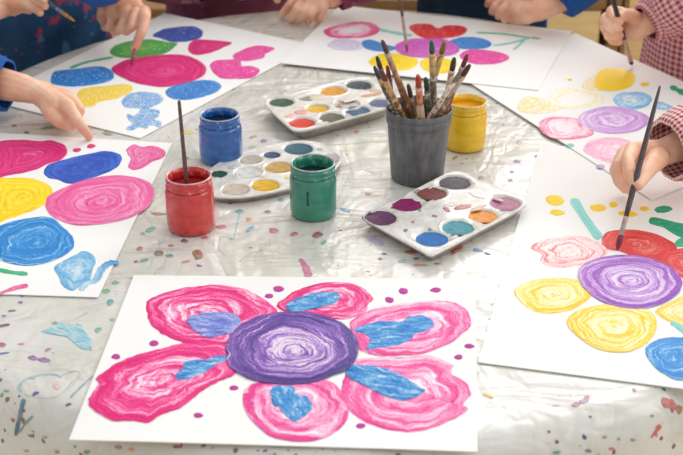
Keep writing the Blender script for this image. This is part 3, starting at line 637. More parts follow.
def brush(tip, end, label, hand, ferr, bris, k=1.0, group=None, bl=.022, fl_=.028, flat=.75, hand2=None, ferr2=None, blunt=.5, mess=False):
    T_ = messy if mess else tone
    ax = end - tip; L = ax.length; ax.normalize()
    t = thing('paintbrush', label, 'paintbrush', end if end.z < tip.z else tip, group)
    r = .0036*k
    obj('bristles', *lathe(([(0,0),(r*.55,.0008),(r*.85,.004)] if mess else [(.0004*k,0),(r*.55,.004)]) + [(r*.95,bl*.4),(r*1.08,bl*.7),(r*.9,bl+.001)], tip, ax, 18, flat=flat), tone(bris, .6), t)
    obj('ferrule', *lathe([(r*.92,bl-.001),(r*.95,bl+.002),(r*.88,bl+fl_*.3),(r*.93,bl+fl_*.33),(r*.88,bl+fl_*.36),(r*.9,bl+fl_*.8),(r*.85,bl+fl_)], tip, ax, 18), T_(ferr, .35, ferr2), t)
    h0 = bl+fl_-.001
    obj('handle', *lathe([(r*.83,h0),(r*1.0,h0+(L-h0)*.08),(r*1.15,h0+(L-h0)*.25),(r*1.0,h0+(L-h0)*.5),(r*(.72+blunt*.2),h0+(L-h0)*.8),(r*blunt,L-.003),(r*blunt*.7,L)], tip, ax, 18), T_(hand, .4, hand2), t)
    return t
# brush in red jar: handle end up, leaning on the rim
b, Ht, Rr = jr
end = QY(179.0, 100.5, b.y-.004)
inn = Q(190, 221, .012)
brush(inn, end, 'thin dark wooden brush standing in the red paint jar', '6d5650', '8a6a5c', 'a02a2a', .72, blunt=.85)

# grey cup
cb = Q(417, 177, .0006); cs = mpp(cb + Vector((0,0,.06))); ch = zfor(cb, 107)
cup = thing('brush_cup', 'dark grey plastic cup full of brushes, in front of the yellow jar', 'cup', cb)
gm = NT('grey_plastic'); gv = gm.coord(); gf = gm.noise(gm.vmath('MULTIPLY', gv, (1,1,.35)), 70, 4, .7)
gm.set(Base_Color=gm.ramp(gf, [(.3, rgb('4e4f52')), (.55, rgb('6a6b6d')), (.8, rgb('8a8886'))]), Roughness=.45); gm.bump(gf, .15, .001)
rb, rt_ = 26.6*cs, 31.2*cs; wall = .0025
obj('cup_body', *lathe([(0,.003),(rb*.9,.003),(rb*.93,0),(rb,.003),(rt_,ch*.80),(rt_*.99,ch*.83)] , cb, n=56, cap=False), gm.m, cup)
obj('cup_rim', *lathe([(rt_*.98,ch*.80),(rt_*1.035,ch*.81),(rt_*1.045,ch*.90),(rt_*1.01,ch*.91),(rt_*1.06,ch*.93),(rt_*1.065,ch*.985),(rt_*1.05,ch),(rt_*1.02,ch*.995),(rt_*.99,ch*.9),(rb*.94,.006),(0,.006)], cb, n=56, cap=False), gm.m, cup)
CB = [ # tip px, base px, dy at tip, colours handle/ferrule/bristles, label, k
 ((376.8,56),(404,178),.0,'4a4450','7a6a70','3a3448','purple-black tipped brush in the cup, leaning left',1.0),
 ((374,66),(407,183),-.02,'3d3d44','4a4b56','45424f','short dark grey brush leftmost in the cup',.95),
 ((380.6,70),(405,173),-.03,'6a4a34','c09468','6f4a2e','tan-ferruled stubby brush at the left of the cup',1.05),
 ((387.3,65),(401,182),.015,'27496e','3d5d84','a83a2c','blue-handled brush with red tip in the cup',1.0),
 ((382,40),(430,175),.01,'86604a','a07c62','5d4636','long brown brush slanting left across the cup',1.05),
 ((396,97),(401,168),-.035,'c0583c','c76a50','c25a42','short orange-pink brush at the front of the cup',.9),
 ((418,75),(420,174),-.035,'a38c7c','b8633e','c24628','orange-red tipped brush at the front centre of the cup',1.2),
 ((431.6,40),(415,178),.015,'6e665a','b8a078','2d6c4c','green tipped brush standing in the cup',1.15),
 ((445,41),(417,175),-.005,'6a5640','c0a864','8a7c22','olive-yellow tipped brush in the cup',1.15),
 ((454.5,57),(402,180),-.005,'94765e','c8b49a','4a3a30','dark brown tipped brush in the cup, third from right',1.15),
 ((467.7,54),(408,182),.01,'7a4438','a8948a','7a2e2c','dark red tipped brush leaning far right in the cup',1.0),
 ((470,64.5),(401,170),-.02,'6e5a50','b8a89e','5e342a','reddish brown tipped brush rightmost in the cup',1.1),
 ((425.5,77),(417,183),.03,'3f4a42','55604e','33483a','dark green brush low at the back of the cup',1.1),
 ((408,84),(412,168),.02,'4a3c34','6a5c50','4c3a30','plain dark brush low in the middle of the cup',1.0),
 ((461,71),(404,175),-.03,'c9bfb4','d6cfc6','8f8378','whitish brush at the front right of the cup',.9)]
def segdist(a, b, c, d):
    u, v, w = b-a, d-c, a-c
    A_, B_, C_, D_, E2 = u.dot(u), u.dot(v), v.dot(v), u.dot(w), v.dot(w); den = A_*C_-B_*B_
    sc_ = min(1, max(0, (B_*E2-C_*D_)/den)) if den > 1e-12 else 0
    tc = min(1, max(0, (B_*sc_+E2)/C_)); sc_ = min(1, max(0, (B_*tc-D_)/A_))
    return (w + u*sc_ - v*tc).length
rng = random.Random(3); KB = 1.2
STt = [[q[2], q[1][0], q[1][1]] for q in CB]
def ends(i, s_):
    B0 = Q(s_[1], s_[2], .012); v_ = B0 - cb; v_.z = 0
    m_ = rb - .0035 - .0046*CB[i][7]*KB
    if v_.length > m_: B0 -= v_.normalized()*(v_.length - m_)
    return QY(CB[i][0][0], CB[i][0][1], cb.y + s_[0]), B0
EN = [ends(i, s_) for i, s_ in enumerate(STt)]
def cost(i, e):
    T0, B0 = e; c = 0; ri = .0043*CB[i][7]*KB
    h_ = min(1, (TZ + ch - B0.z)/(T0.z - B0.z)); p_ = B0.lerp(T0, h_) - cb; p_.z = 0
    c += max(0, p_.length + ri - (rt_*.985 - .0005))*6
    for j in range(len(CB)):
        if j != i: c += max(0, ri + .0043*CB[j][7]*KB - segdist(T0, B0, *EN[j]))
    return c
for it in range(9000):
    i = rng.randrange(len(CB)); c0 = cost(i, EN[i])
    if c0 <= 0: continue
    g = .5 if it < 5500 else .2
    n_ = [max(-.07, min(.07, STt[i][0] + rng.gauss(0, .03*g))), STt[i][1] + rng.gauss(0, 9*g), STt[i][2] + rng.gauss(0, 5*g)]
    e = ends(i, n_)
    if cost(i, e) < c0 + abs(n_[1]-CB[i][1][0])*.00001: STt[i], EN[i] = n_, e
for (tp, bp, dy, hc, fc, bc, lb, k), (T0, B0) in zip(CB, EN):
    brush(T0, B0, lb, hc, fc, bc, k*KB, 'brushes in the grey cup', bl=.020, fl_=.03, mess=True)

# ================================================================== PALETTES
def palmat(zt):
    pw = NT('palette_plastic'); pwv = pw.coord(); pwf = pw.noise(pwv, 60, 5, .7)
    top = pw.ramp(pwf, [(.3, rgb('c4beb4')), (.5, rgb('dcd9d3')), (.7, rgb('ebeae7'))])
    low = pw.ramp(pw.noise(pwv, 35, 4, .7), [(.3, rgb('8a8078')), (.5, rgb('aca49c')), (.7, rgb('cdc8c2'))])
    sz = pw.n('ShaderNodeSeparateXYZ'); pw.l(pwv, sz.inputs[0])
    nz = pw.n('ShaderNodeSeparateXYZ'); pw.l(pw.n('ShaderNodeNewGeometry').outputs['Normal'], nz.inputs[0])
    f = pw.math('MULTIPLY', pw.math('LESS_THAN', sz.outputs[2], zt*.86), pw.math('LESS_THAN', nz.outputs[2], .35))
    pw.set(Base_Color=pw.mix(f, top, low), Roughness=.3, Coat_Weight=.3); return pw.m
def wellmat(h, h2):
    k = 'well_'+h+h2
    if k in MATS: return MATS[k]
    t = NT(k); f = t.noise(t.coord(), 110, 4, .65, 1.0)
    t.set(Base_Color=t.ramp(f, [(.3, tuple(c*.6 for c in rgb(h))), (.52, rgb(h)), (.64, rgb(h)), (.85, rgb(h2))]), Roughness=.35, Specular_IOR_Level=.18); t.bump(f, .4, .002); MATS[k] = t.m; return t.m
def palette(name, outline, zt, wells, label, smears=(), depth=.007, side_in=.9, group='plastic paint palettes', foot=None):
    """outline px on the plane zt above the table; wells: (px,py,rx_px, h, h2)"""
    o2 = catmull(outline, 6)
    P = [Q(x, y, zt) for x, y in o2]; n = len(P)
    c = sum(P, Vector())/n
    t = thing(name, label, 'palette', (c.x, c.y, TZ), group)
    Wl = [(Q(w[0], w[1], zt), w[2]*mpp(Q(w[0], w[1], zt))) for w in wells]
    def hz(p):
        z_ = 0.0
        for q, r in Wl:
            d = math.hypot(p.x-q.x, p.y-q.y)/r
            if d < 1.12:
                a = min(1, max(0, (1.12-d)/.34)); z_ = min(z_, -depth*a*a*(3-2*a))
            elif d < 1.3: z_ = max(z_, .0006*math.sin((d-1.12)/.18*math.pi))
        return z_
    V, F = [], []; NR = 46
    V.append(c + Vector((0,0,hz(c))))
    for j in range(1, NR+1):
        s = j/NR
        for p in P:
            q = c.lerp(p, s); q.z += hz(q) if s < .985 else 0
            if s > .965: q.z += .0012*min(1, (s-.965)/.02)
            V.append(q)
    k = 1 + NR*n
    # rim lip, outer wall down to the table, underside
    def ring(sc_, zoff):
        for p in P: V.append(Vector((c.x+(p.x-c.x)*sc_, c.y+(p.y-c.y)*sc_, zoff)))
    ring(1.008, TZ+zt+.0002); ring(1.004, TZ+zt-.0022); ring(.985, TZ+zt-.003); ring(side_in, TZ+.0010); ring(side_in-.04, TZ+.0006)
    for i in range(n): F.append((0, 1+i, 1+(i+1)%n))
    for j in range(NR+4):
        for i in range(n): F.append((1+j*n+i, 1+(j+1)*n+i, 1+(j+1)*n+(i+1)%n, 1+j*n+(i+1)%n))
    F.append(tuple(1+(NR+4+1)*n - 1 - i for i in range(n))) if False else None
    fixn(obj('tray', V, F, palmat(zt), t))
    for (q, r), w in zip(Wl, wells):
        rr = r*1.04; hz0 = -depth*.30
        Vp, Fp = [], []; m = 28; off = random.random()*6
        Vp.append(q + Vector((0,0,hz0)))
        for s_, dz in ((.5, 0), (.85, .0002), (1.0, .0008)):
            for kk in range(m):
                a = 2*math.pi*kk/m; j_ = 1 + .04*math.sin(3*a+off) + .03*math.sin(5*a+off*2)
                Vp.append(q + Vector((rr*s_*j_*math.cos(a), rr*s_*j_*math.sin(a), hz0+dz)))
        for kk in range(m): Fp.append((0, 1+kk, 1+(kk+1)%m))
        for s_ in range(2):
            for kk in range(m): Fp.append((1+s_*m+kk, 1+(s_+1)*m+kk, 1+(s_+1)*m+(kk+1)%m, 1+s_*m+(kk+1)%m))
        o = obj('well_paint', Vp, Fp, wellmat(w[3], w[4]), t)
        if len(w) > 5: o['label'] = w[5]
    for (px, py, rx, ry, rot, h) in smears:
        daub('paint_smear', ell(px, py, rx, ry, rot, 9, .25), stain_mat(h), t, zb=zt+.0003, th=.0004, rings=(1,.9,.5), jit=.4)
    return t
L_ = zz(350,150,3.79)
palette('rectangular_palette', L_((55,262),(62,236),(110,222),(330,108),(385,84),(440,88),(480,112),(640,172),(662,196),(648,222),(500,302),(340,386),(300,398),(262,378),(120,300)), .0155,
 [(*L_((113,255))[0],16.5,'5a2556','8d5a92','purple paint'),(*L_((215,205))[0],15,'8c2a62','a04878','magenta paint'),(*L_((312,162))[0],14,'8a5450','c98a5a','brown and orange paint'),(*L_((398,122))[0],15.5,'4a4450','8a8088','dark grey paint'),
  (*L_((310,335))[0],16,'1f6cb4','7fb4dc','blue paint'),(*L_((410,292))[0],15.5,'2a8a98','7cc0c0','teal paint'),(*L_((505,248))[0],14,'e08a22','f0c070','orange paint'),(*L_((588,200))[0],15,'b06a88','d8b4cc','lilac pink paint')],
 'rectangular white palette with purple, blue and orange wells, in front of the grey cup',
 [(462,207,10,2.0,-8,'b8584a'),(447,209.5,5,1.6,25,'c24a78'),(480,195.5,11,3,10,'e6e4e0'),(478,208,8,2,-20,'d0a48c'),(435,216,3,1.2,10,'7a6a58'),(420,210.5,1.8,1.2,0,'2f9aa0'),(406,230.5,2.2,1.4,0,'8a4a6a'),(430,229.5,2,1.2,0,'2f6a98'),(416,190.5,4,1.6,0,'a07a8c'),(497,199,6,1.6,15,'c77a9c'),(450,205,8,2,-15,'e0d4cc'),(413,222,1.8,1,0,'b56')],
 depth=.008, side_in=.89)
palette('round_palette', [(341,160),(334,150),(318,143),(300,141),(280,143.5),(258,148.5),(238,154.5),(220,162.5),(208,172),(203,183),(206,193),(217,197.5),(240,198),(262,195),(285,190),(310,183),(331,173)], .009,
 [(235.5,189.2,13,'c9bca8','ded6c8','beige paint'),(265.5,185,13.4,'e0ae18','f0d060','yellow paint'),(219,173.5,8,'35574a','6a8a78','dark green paint'),(251,159.5,10.5,'c2b8ac','d8d2ca','grey-beige paint'),
  (279,167,13.5,'c9a052','e8c440','ochre paint'),(272,154.8,8,'24506f','3a7a98','dark blue paint'),(298.5,148.5,14,'1d5a70','3aa09c','teal paint'),(331,158,9,'c4b0c0','dcd0d8','lilac paint'),(248,172.5,13,'d8d8d2','e6e6e2','white paint')],
 'round white palette with ochre and teal wells, between the blue and green jars',
 [(233,166.5,5,1.5,-20,'b5bcae'),(262,176,4,1.2,0,'e2d9c0'),(320,149,3,1.2,0,'9ab4b4'),(288,178,3,1.2,0,'e0c878')], depth=.005, side_in=.96)
M_ = zz(240,60,4.27)
palette('rectangular_palette', M_((108,190),(118,170),(170,158),(400,98),(470,82),(545,76),(580,88),(655,150),(662,178),(640,200),(520,236),(300,296),(240,302),(205,284),(130,215)), .020,
 [(*M_((177,178))[0],12,'35583a','5c7a50','dark green paint'),(*M_((283,163))[0],7.5,'8a8a7c','b0aca0','grey paint'),(*M_((397,130))[0],12.5,'e0951e','f0b850','orange paint'),(*M_((507,104))[0],12.5,'2c3a4e','54647a','blue-black paint'),
  (*M_((265,266))[0],12.8,'d8341f','e8604a','red paint'),(*M_((393,241))[0],12.2,'5a5e44','7fa48a','green-brown paint'),(*M_((500,212))[0],12.5,'24587a','4a90ae','blue paint'),(*M_((600,182))[0],11.5,'4a5a80','8ba4c4','violet blue paint'),
  (*M_((330,205))[0],11,'e0b020','d8c080','yellow paint'),(*M_((455,186))[0],12,'d2c4bc','b8a49c','greyish paint')],
 'rectangular white palette behind the round one, with red and orange wells',
 [(301,112.5,7,2.4,-5,'e08a78'),(290,116,6,2,-10,'e6a08e'),(371,95,9,1.4,-8,'c87a52'),(377,91,10,1.4,10,'c8a488'),(340,104.8,3,1.2,0,'a8684a'),(318,97,9,2,-15,'d8c8a0'),(350,99.5,9,2,-10,'d8ccc8')],
 depth=.010, side_in=.86)

# ================================================================== PEOPLE
skin = NT('child_skin'); sv_ = skin.coord(); sf = skin.noise(sv_, 28, 3, .5)
skin.set(Base_Color=skin.ramp(sf, [(.3, rgb('e0a488')), (.55, rgb('eebd9f')), (.75, rgb('f4cfb6'))]), Roughness=.5, Specular_IOR_Level=.4)
skin.b.inputs['Subsurface Weight'].default_value = .25; skin.b.inputs['Subsurface Radius'].default_value = (1.0, .35, .2); skin.b.inputs['Subsurface Scale'].default_value = .006
def capsules(chains):
    V, F = [], []
    def sph(c, r, n=12, m=8):
        b0 = len(V)
        V.append(c + Vector((0,0,r)))
        for i in range(1, m):
            th = math.pi*i/m
            for k in range(n): V.append(c + Vector((r*math.sin(th)*math.cos(2*math.pi*k/n), r*math.sin(th)*math.sin(2*math.pi*k/n), r*math.cos(th))))
        V.append(c - Vector((0,0,r)))
        for k in range(n): F.append((b0, b0+1+k, b0+1+(k+1)%n))
        for i in range(m-2):
            for k in range(n): F.append((b0+1+i*n+k, b0+1+(i+1)*n+k, b0+1+(i+1)*n+(k+1)%n, b0+1+i*n+(k+1)%n))
        e = b0+1+(m-1)*n
        for k in range(n): F.append((e, b0+1+(m-2)*n+(k+1)%n, b0+1+(m-2)*n+k))
    for ch in chains:
        for i, (p, r) in enumerate(ch):
            sph(p, r)
            if i:
                p0, r0 = ch[i-1]; d = p - p0
                if d.length < 1e-5: continue
                u, w = frame(d); b0 = len(V); n = 14
                for pp, rr in ((p0, r0), (p, r)):
                    for k in range(n):
                        a = 2*math.pi*k/n; V.append(pp + u*(rr*math.cos(a)) + w*(rr*math.sin(a)))
                for k in range(n): F.append((b0+k, b0+(k+1)%n, b0+n+(k+1)%n, b0+n+k))
                F.append(tuple(range(b0+n-1, b0-1, -1))); F.append(tuple(range(b0+n, b0+2*n)))
    return V, F
def fuse(chains, voxel, it=4, fac=.5):
    V, F = capsules(chains)
    me = bpy.data.meshes.new('tmp'); me.from_pydata(V, [], F)
    bm = bmesh.new(); bm.from_mesh(me); bmesh.ops.recalc_face_normals(bm, faces=bm.faces[:]); bm.to_mesh(me); bm.free()
    o = bpy.data.objects.new('tmp', me); COL.objects.link(o)
    m = o.modifiers.new('r', 'REMESH'); m.mode = 'VOXEL'; m.voxel_size = voxel; m.adaptivity = 0
    s_ = o.modifiers.new('s', 'SMOOTH'); s_.factor = fac; s_.iterations = it
    dg = bpy.context.evaluated_depsgraph_get(); dg.update()
    ev = o.evaluated_get(dg); me2 = ev.to_mesh()
    Vo = [v.co.copy() for v in me2.vertices]; Fo = [tuple(p.vertices) for p in me2.polygons]
    ev.to_mesh_clear(); bpy.data.objects.remove(o); bpy.data.meshes.remove(me)
    return Vo, Fo
def ch(*pts): return [(Q(x, y, z_), r) for x, y, z_, r in pts]
def tube(path, radii, n=28, ripple=0, rn=9, flat=None, lip=.004):
    """open-ended cloth tube with turned-in lips; UV in metres"""
    path = [Vector(p) for p in path]; cp = catmull([tuple(p) for p in path], 5, False); cr = [x[0] for x in catmull([(r,) for r in radii], 5, False)]
    cp = [Vector(p) for p in cp]; V, F, UV = [], [], []; L = 0; up = None
    rows = [(cp[0], cr[0]-lip, cp[1]-cp[0])] + [(cp[i], cr[i], cp[min(i+1,len(cp)-1)]-cp[max(i-1,0)]) for i in range(len(cp))] + [(cp[-1], cr[-1]-lip, cp[-1]-cp[-2])]
    rad0 = max(cr)
    for i, (p, r, d) in enumerate(rows):
        d = d.normalized()
        if up is None: u, w = frame(d)
        else:
            u = (up - d*up.dot(d)).normalized(); w = d.cross(u)
        up = u
        if i: L += (p - rows[i-1][0]).length
        for k in range(n+1):
            a = 2*math.pi*k/n; rr = r*(1 + ripple*math.sin(rn*a + i*.15) + ripple*.5*math.sin(rn*1.7*a+2))
            V.append(p + u*(rr*math.cos(a)) + w*(rr*math.sin(a))); UV.append((a*rad0, L))
    for i in range(len(rows)-1):
        for k in range(n): F.append((i*(n+1)+k, i*(n+1)+k+1, (i+1)*(n+1)+k+1, (i+1)*(n+1)+k))
    return V, F, UV
def garment(c, fwd, rows, n=64, ripple=0, rn=14, arc=(0, 2*math.pi), grow=0.0):
    """vertical elliptical tube: rows = (z, rx across, ry depth)"""
    side = Vector((fwd.y, -fwd.x, 0)); V, F, UV = [], [], []
    z0 = rows[0][0]
    rr_ = catmull(rows, 4, False)
    for i, (z_, rx, ry) in enumerate(rr_):
        for k in range(n+1):
            a = arc[0] + (arc[1]-arc[0])*k/n
            f = 1 + grow + ripple*max(0, 1-(z_-z0)/.40)*(math.sin(rn*a)+.5*math.sin(rn*1.6*a+1))
            V.append(c + side*(rx*f*math.cos(a)) + fwd*(ry*f*math.sin(a)) + Vector((0,0,z_))); UV.append((a*.115, z_))
    for i in range(len(rr_)-1):
        for k in range(n): F.append((i*(n+1)+k, i*(n+1)+k+1, (i+1)*(n+1)+k+1, (i+1)*(n+1)+k))
    return V, F, UV
def gingham(name, dark, light, period=.0085):
    t = NT(name); uv = t.n('ShaderNodeUVMap').outputs[0]; sp = t.n('ShaderNodeSeparateXYZ'); t.l(uv, sp.inputs[0])
    def stripe(s): 
        return t.math('GREATER_THAN', t.math('FRACT', t.math('DIVIDE', s, period)), .5)
    f = t.math('MULTIPLY', t.math('ADD', stripe(sp.outputs[0]), stripe(sp.outputs[1])), .5)
    mid = tuple((a+b)*.5 for a, b in zip(dark, light))
    t.set(Base_Color=t.ramp(f, [(0, light), (.5, mid), (1, dark)]), Roughness=.85, Specular_IOR_Level=.2)
    t.bump(t.noise(t.coord(), 180, 3), .2, .001); return t.m
def denim(name, base, dk, spl=()):
    t = NT(name); v = t.coord(); f = t.noise(v, 9, 4, .6)
    col = t.ramp(f, [(.3, dk), (.7, base)])
    for i, (cc, sc_, thr) in enumerate(spl):
        nn = t.noise(t.vmath('ADD', v, (i*3.3+1, i*7.1, i)), sc_, 3, .6)
        col = t.mix(t.math('MULTIPLY', t.ramp(nn, [(thr, (0,0,0)), (thr+.05, (1,1,1))]), .8), col, cc)
    t.set(Base_Color=col, Roughness=.8, Specular_IOR_Level=.2); t.bump(t.noise(v, 30, 4), .5, .004); return t.m
smock = denim('navy_smock', rgb('34608a'), rgb('1f3f60'), [(rgb('b8445e'), 13, .575), (rgb('c49a7a'), 45, .66), (rgb('4a7cb0'), 22, .60)])
blueSh = denim('blue_shirt', rgb('2a66b4'), rgb('1b4a8a'))
maroon = denim('maroon_knit', rgb('8e4a62'), rgb('5c3048'), [(rgb('38568e'), 12, .57), (rgb('b07a8a'), 40, .64)])
navyS = denim('navy_apron', rgb('24405e'), rgb('152b42'), [(rgb('6a7f92'), 60, .70), (rgb('8a5a4a'), 50, .72)])
ging = gingham('red_gingham', rgb('b8303c'), rgb('f2e2de'))
ging2 = gingham('rose_gingham', rgb('a83a50'), rgb('e6c4c6'), .0105)
trous = plain('trousers', rgb('3a4a66'), .8); shoe_m = plain('shoe', rgb('6a4a3a'), .6)
hairs = [plain('hair_brown', rgb('4a3222'), .5, .4, 120), plain('hair_dark', rgb('2a1c16'), .5, .4, 120), plain('hair_fair', rgb('a07c4c'), .5, .3, 120)]
eye_m = plain('eye_white', (.85,.85,.83), .2, .05); iris_m = plain('iris', rgb('3a2a1e'), .2); lip_m = plain('lips', rgb('b86a62'), .45)

def person(label, c, arms, top_mat, sleeve_mat, hair, dress=False, top_name='shirt', apron=None, group='children painting around the table'):
    """c: (x, y) standing spot; arms: list of dict(shoulder side s, elbow, forearm+hand chains, sleeve path)"""
    cx, cy = c; fwd = Vector((CX-cx, CY-cy, 0)).normalized(); side = Vector((fwd.y, -fwd.x, 0))
    base = Vector((cx, cy, 0))
    def L(s, f, z_): return base + side*s + fwd*f + Vector((0,0,z_))
    t = thing('person', label, 'person', base, group)
    body = []
    for s in (-1, 1):
        body.append([(L(.06*s,0,.50), .058), (L(.06*s,.01,.28), .042), (L(.06*s,0,.24), .038), (L(.06*s,-.01,.06), .026), (L(.06*s,.0,.035), .026), (L(.062*s,.07,.022), .02)])
    body.append([(L(-.06,0,.50), .06), (L(.06,0,.50), .06)])
    body.append([(L(0,0,.50), .062), (L(0,.0,.62), .08), (L(0,.0,.74), .085)])
    body.append([(L(-.05,0,.60), .07), (L(-.05,0,.76), .065)]); body.append([(L(.05,0,.60), .07), (L(.05,0,.76), .065)])
    body.append([(L(-.10,0,.79), .036), (L(0,0,.80), .05), (L(.10,0,.79), .036)])
    body.append([(L(0,0,.80), .04), (L(0,.01,.89), .035)])
    hc = L(0,.02,.985)
    body.append([(hc, .072), (hc + Vector((0,0,.025)) - fwd*.01, .078)]); body.append([(hc + fwd*.02 - Vector((0,0,.035)), .05), (hc + fwd*.04 - Vector((0,0,.045)), .03)])
    body.append([(hc + fwd*.068 + Vector((0,0,.005)), .008), (hc + fwd*.082 - Vector((0,0,.012)), .010)])
    for s in (-1, 1): body.append([(hc + side*.074*s + Vector((0,0,.008)), .012), (hc + side*.077*s - Vector((0,0,.010)), .009)])
    hi = []
    for a in arms:
        sh = L(.115*a['s'], 0, .795); el = a['elbow']
        body.append([(sh, .042), (sh.lerp(el, .5), .034), (el, .029), (a['fore'][0][0].lerp(a['fore'][1][0], .35), .026)])
        hi += [a['fore']] + a['hand']
    V, F = fuse(body, .007, 6)
    V2, F2 = fuse(hi, .0014, 2)
    k = len(V); V += V2; F += [tuple(i+k for i in f) for f in F2]
    obj('body', V, F, skin.m, t)
    Vh, Fh = fuse([[(hc + Vector((0,0,.04)) - fwd*.012, .080)], [(hc + Vector((0,0,.0)) - fwd*.035, .066)], [(hc - Vector((0,0,.05)) - fwd*.045, .045 if not dress else .055)]], .006, 3)
    obj('hair', Vh, Fh, hair, t)
    for s in (-1, 1):
        e = obj('eye', *lathe([(0,0),(.006,.0015),(.0085,.004),(.006,.0075),(0,.009)], hc + side*.026*s + fwd*.064 + Vector((0,0,.012)), fwd, 14), eye_m, t)
        obj('iris', *lathe([(0,0),(.004,0),(.003,.001),(0,.0012)], hc + side*.026*s + fwd*.0725 + Vector((0,0,.012)), fwd, 12), iris_m, e)
    obj('mouth', *lathe([(0,0),(.012,.002),(.008,.006),(0,.007)], hc + fwd*.066 - Vector((0,0,.042)), fwd, 16, flat=.4), lip_m, t)
    if dress: rows = [(.30,.165,.085),(.42,.155,.085),(.53,.14,.096),(.64,.128,.098),(.70,.125,.095),(.78,.135,.085),(.815,.13,.076),(.842,.09,.062),(.862,.044,.046)]
    else: rows = [(.42,.142,.074),(.50,.14,.078),(.56,.138,.092),(.62,.135,.105),(.70,.135,.10),(.78,.138,.09),(.815,.132,.078),(.842,.09,.065),(.862,.044,.046)]
    V, F, UV = garment(base, fwd, rows, ripple=.035 if dress else .012, rn=22 if dress else 7)
    o = fixn(obj('dress' if dress else top_name, V, F, sleeve_mat if apron else top_mat, t, uvs=UV))
    if apron:
        V, F, UV = garment(base, fwd, rows[:6], ripple=.012, rn=7, arc=(math.radians(apron[0]), math.radians(apron[1])), grow=.03)
        ap = fixn(obj('apron', V, F, top_mat, t, uvs=UV)); md = ap.modifiers.new('thickness', 'SOLIDIFY'); md.thickness = .003
    for a in arms:
        if a.get('sleeve'):
            V, F, UV = tube(*a['sleeve'], ripple=a.get('rip', .03), rn=a.get('rn', 8))
            fixn(obj('sleeve', V, F, sleeve_mat, t, uvs=UV))
    if not dress:
        Vt, Ft = fuse([[(L(.062*s,0,.45), .064), (L(.06*s,.008,.28), .056), (L(.06*s,0,.09), .05)] for s in (-1,1)] + [[(L(-.06,0,.47), .064), (L(.06,0,.47), .064)]], .007, 3)
        obj('trousers', Vt, Ft, trous, t)
    for s in (-1, 1):
        Vs, Fs = fuse([[(L(.06*s,-.01,.032), .032), (L(.062*s,.075,.028), .028)]], .005, 3)
        obj('shoe', Vs, Fs, shoe_m, t)
    return t
def hand_std(pts): return [ch(*p) for p in pts]

# --- child in the navy smock, top left: one hand holds a brush, the other paints the magenta oval
p1 = (-.575, 2.318)
fA = [(Vector((-.79,2.27,TZ+.19)), .029)] + ch((-34,14,.125,.026),(-10,8,.115,.020))
hA = hand_std([[(-10,8,.115,.02),(10,2,.115,.017)],[(-8,4,.12,.016),(12,-4,.13,.011)],
  [(-6,12,.11,.016),(8,9,.105,.012)],
  [(12,-5,.13,.0105),(30,-4,.138,.009),(43,4,.125,.0075),(45,6,.122,.007)],
  [(11,1,.122,.0105),(28,4,.125,.009),(39,11,.112,.0075),(40,12.5,.11,.007)],
  [(8,6,.112,.010),(22,8,.11,.0085),(29,10,.100,.0075)],
  [(4,10,.10,.009),(14,12,.095,.0075),(19,10,.09,.007)],
  [(-4,-6,.13,.013),(16,-14,.145,.011),(34,-8,.145,.0085),(44,0,.135,.007)]])
fB = ch((92,-26,.17,.029),(114,-10,.115,.025),(127,0,.092,.0215))
hB = hand_std([[(127,0,.09,.021),(140,12,.075,.014)],[(124,2,.088,.02),(128,14,.072,.016)],[(120,4,.08,.018),(114,13,.065,.015)],[(130,8,.075,.018),(124,12,.068,.018)],
  [(144,12,.076,.0125),(145,18,.074,.0105),(141,33,.055,.009),(136,45,.036,.0075),(134.5,48,.031,.007)],
  [(136,14,.075,.012),(132,26,.062,.0095),(126,31,.05,.0085),(122,24,.048,.008)],
  [(128,14,.07,.012),(121,29,.052,.0095),(114,31,.042,.0085),(113,24,.042,.008)],
  [(117,12,.066,.0115),(110,27,.046,.009),(105,27,.038,.008),(106,20,.04,.0075)],
  [(116,3,.078,.014),(104,8,.062,.0115),(101,17,.048,.009),(105,24,.042,.008)]])
shA = None
def shp(c, s, z_=.795):
    cx, cy = c; fwd = Vector((CX-cx, CY-cy, 0)).normalized(); side = Vector((fwd.y, -fwd.x, 0)); return Vector((cx, cy, 0)) + side*.115*s + Vector((0,0,z_))
def sl(c, s, elbow, fore, t1, r=(.052,.048,.044,.04)):
    sh = shp(c, s); P = [sh, sh.lerp(elbow, .55), elbow]; r = list(r); k = int(t1); rl = r[-1]
    for i in range(k): P.append(fore[i+1][0]); r = r[:3] + [r[2]+(rl-r[2])*(i+1)/(k+1) for i in range(k)] + [rl]
    if t1 > k: P.append(fore[k][0].lerp(fore[k+1][0], t1-k))
    else: r = r[:-1]
    return (P, r[:len(P)])
e1 = fA[0][0]; e2 = fB[0][0]
# which side is which: side vector points to the child's right when facing the table
def sd(c, p):
    cx, cy = c; fwd = Vector((CX-cx, CY-cy, 0)).normalized(); side = Vector((fwd.y, -fwd.x, 0)); return 1 if (p-Vector((cx,cy,p.z))).dot(side) > 0 else -1
def two(c, *specs):
    out = []
    for (fore, hand, t1, rr, *kw) in specs:
        s = sd(c, fore[0][0]); a = dict(s=s, elbow=fore[0][0], fore=fore, hand=hand)
        if t1 is not None: a['sleeve'] = sl(c, s, fore[0][0], fore, t1, rr)
        if kw: a.update(kw[0])
        out.append(a)
    if len(out) == 2 and out[0]['s'] == out[1]['s']:
        # the arm nearer to its side keeps it
        out[1]['s'] = -out[0]['s']
        for a in out:
            f = a['fore']
            if 'sleeve' in a:
                sh = shp(c, a['s']); a['sleeve'] = ([sh, sh.lerp(f[0][0], .55)] + a['sleeve'][0][2:], a['sleeve'][1])
    return out
SR = (.055,.05,.046,.042)
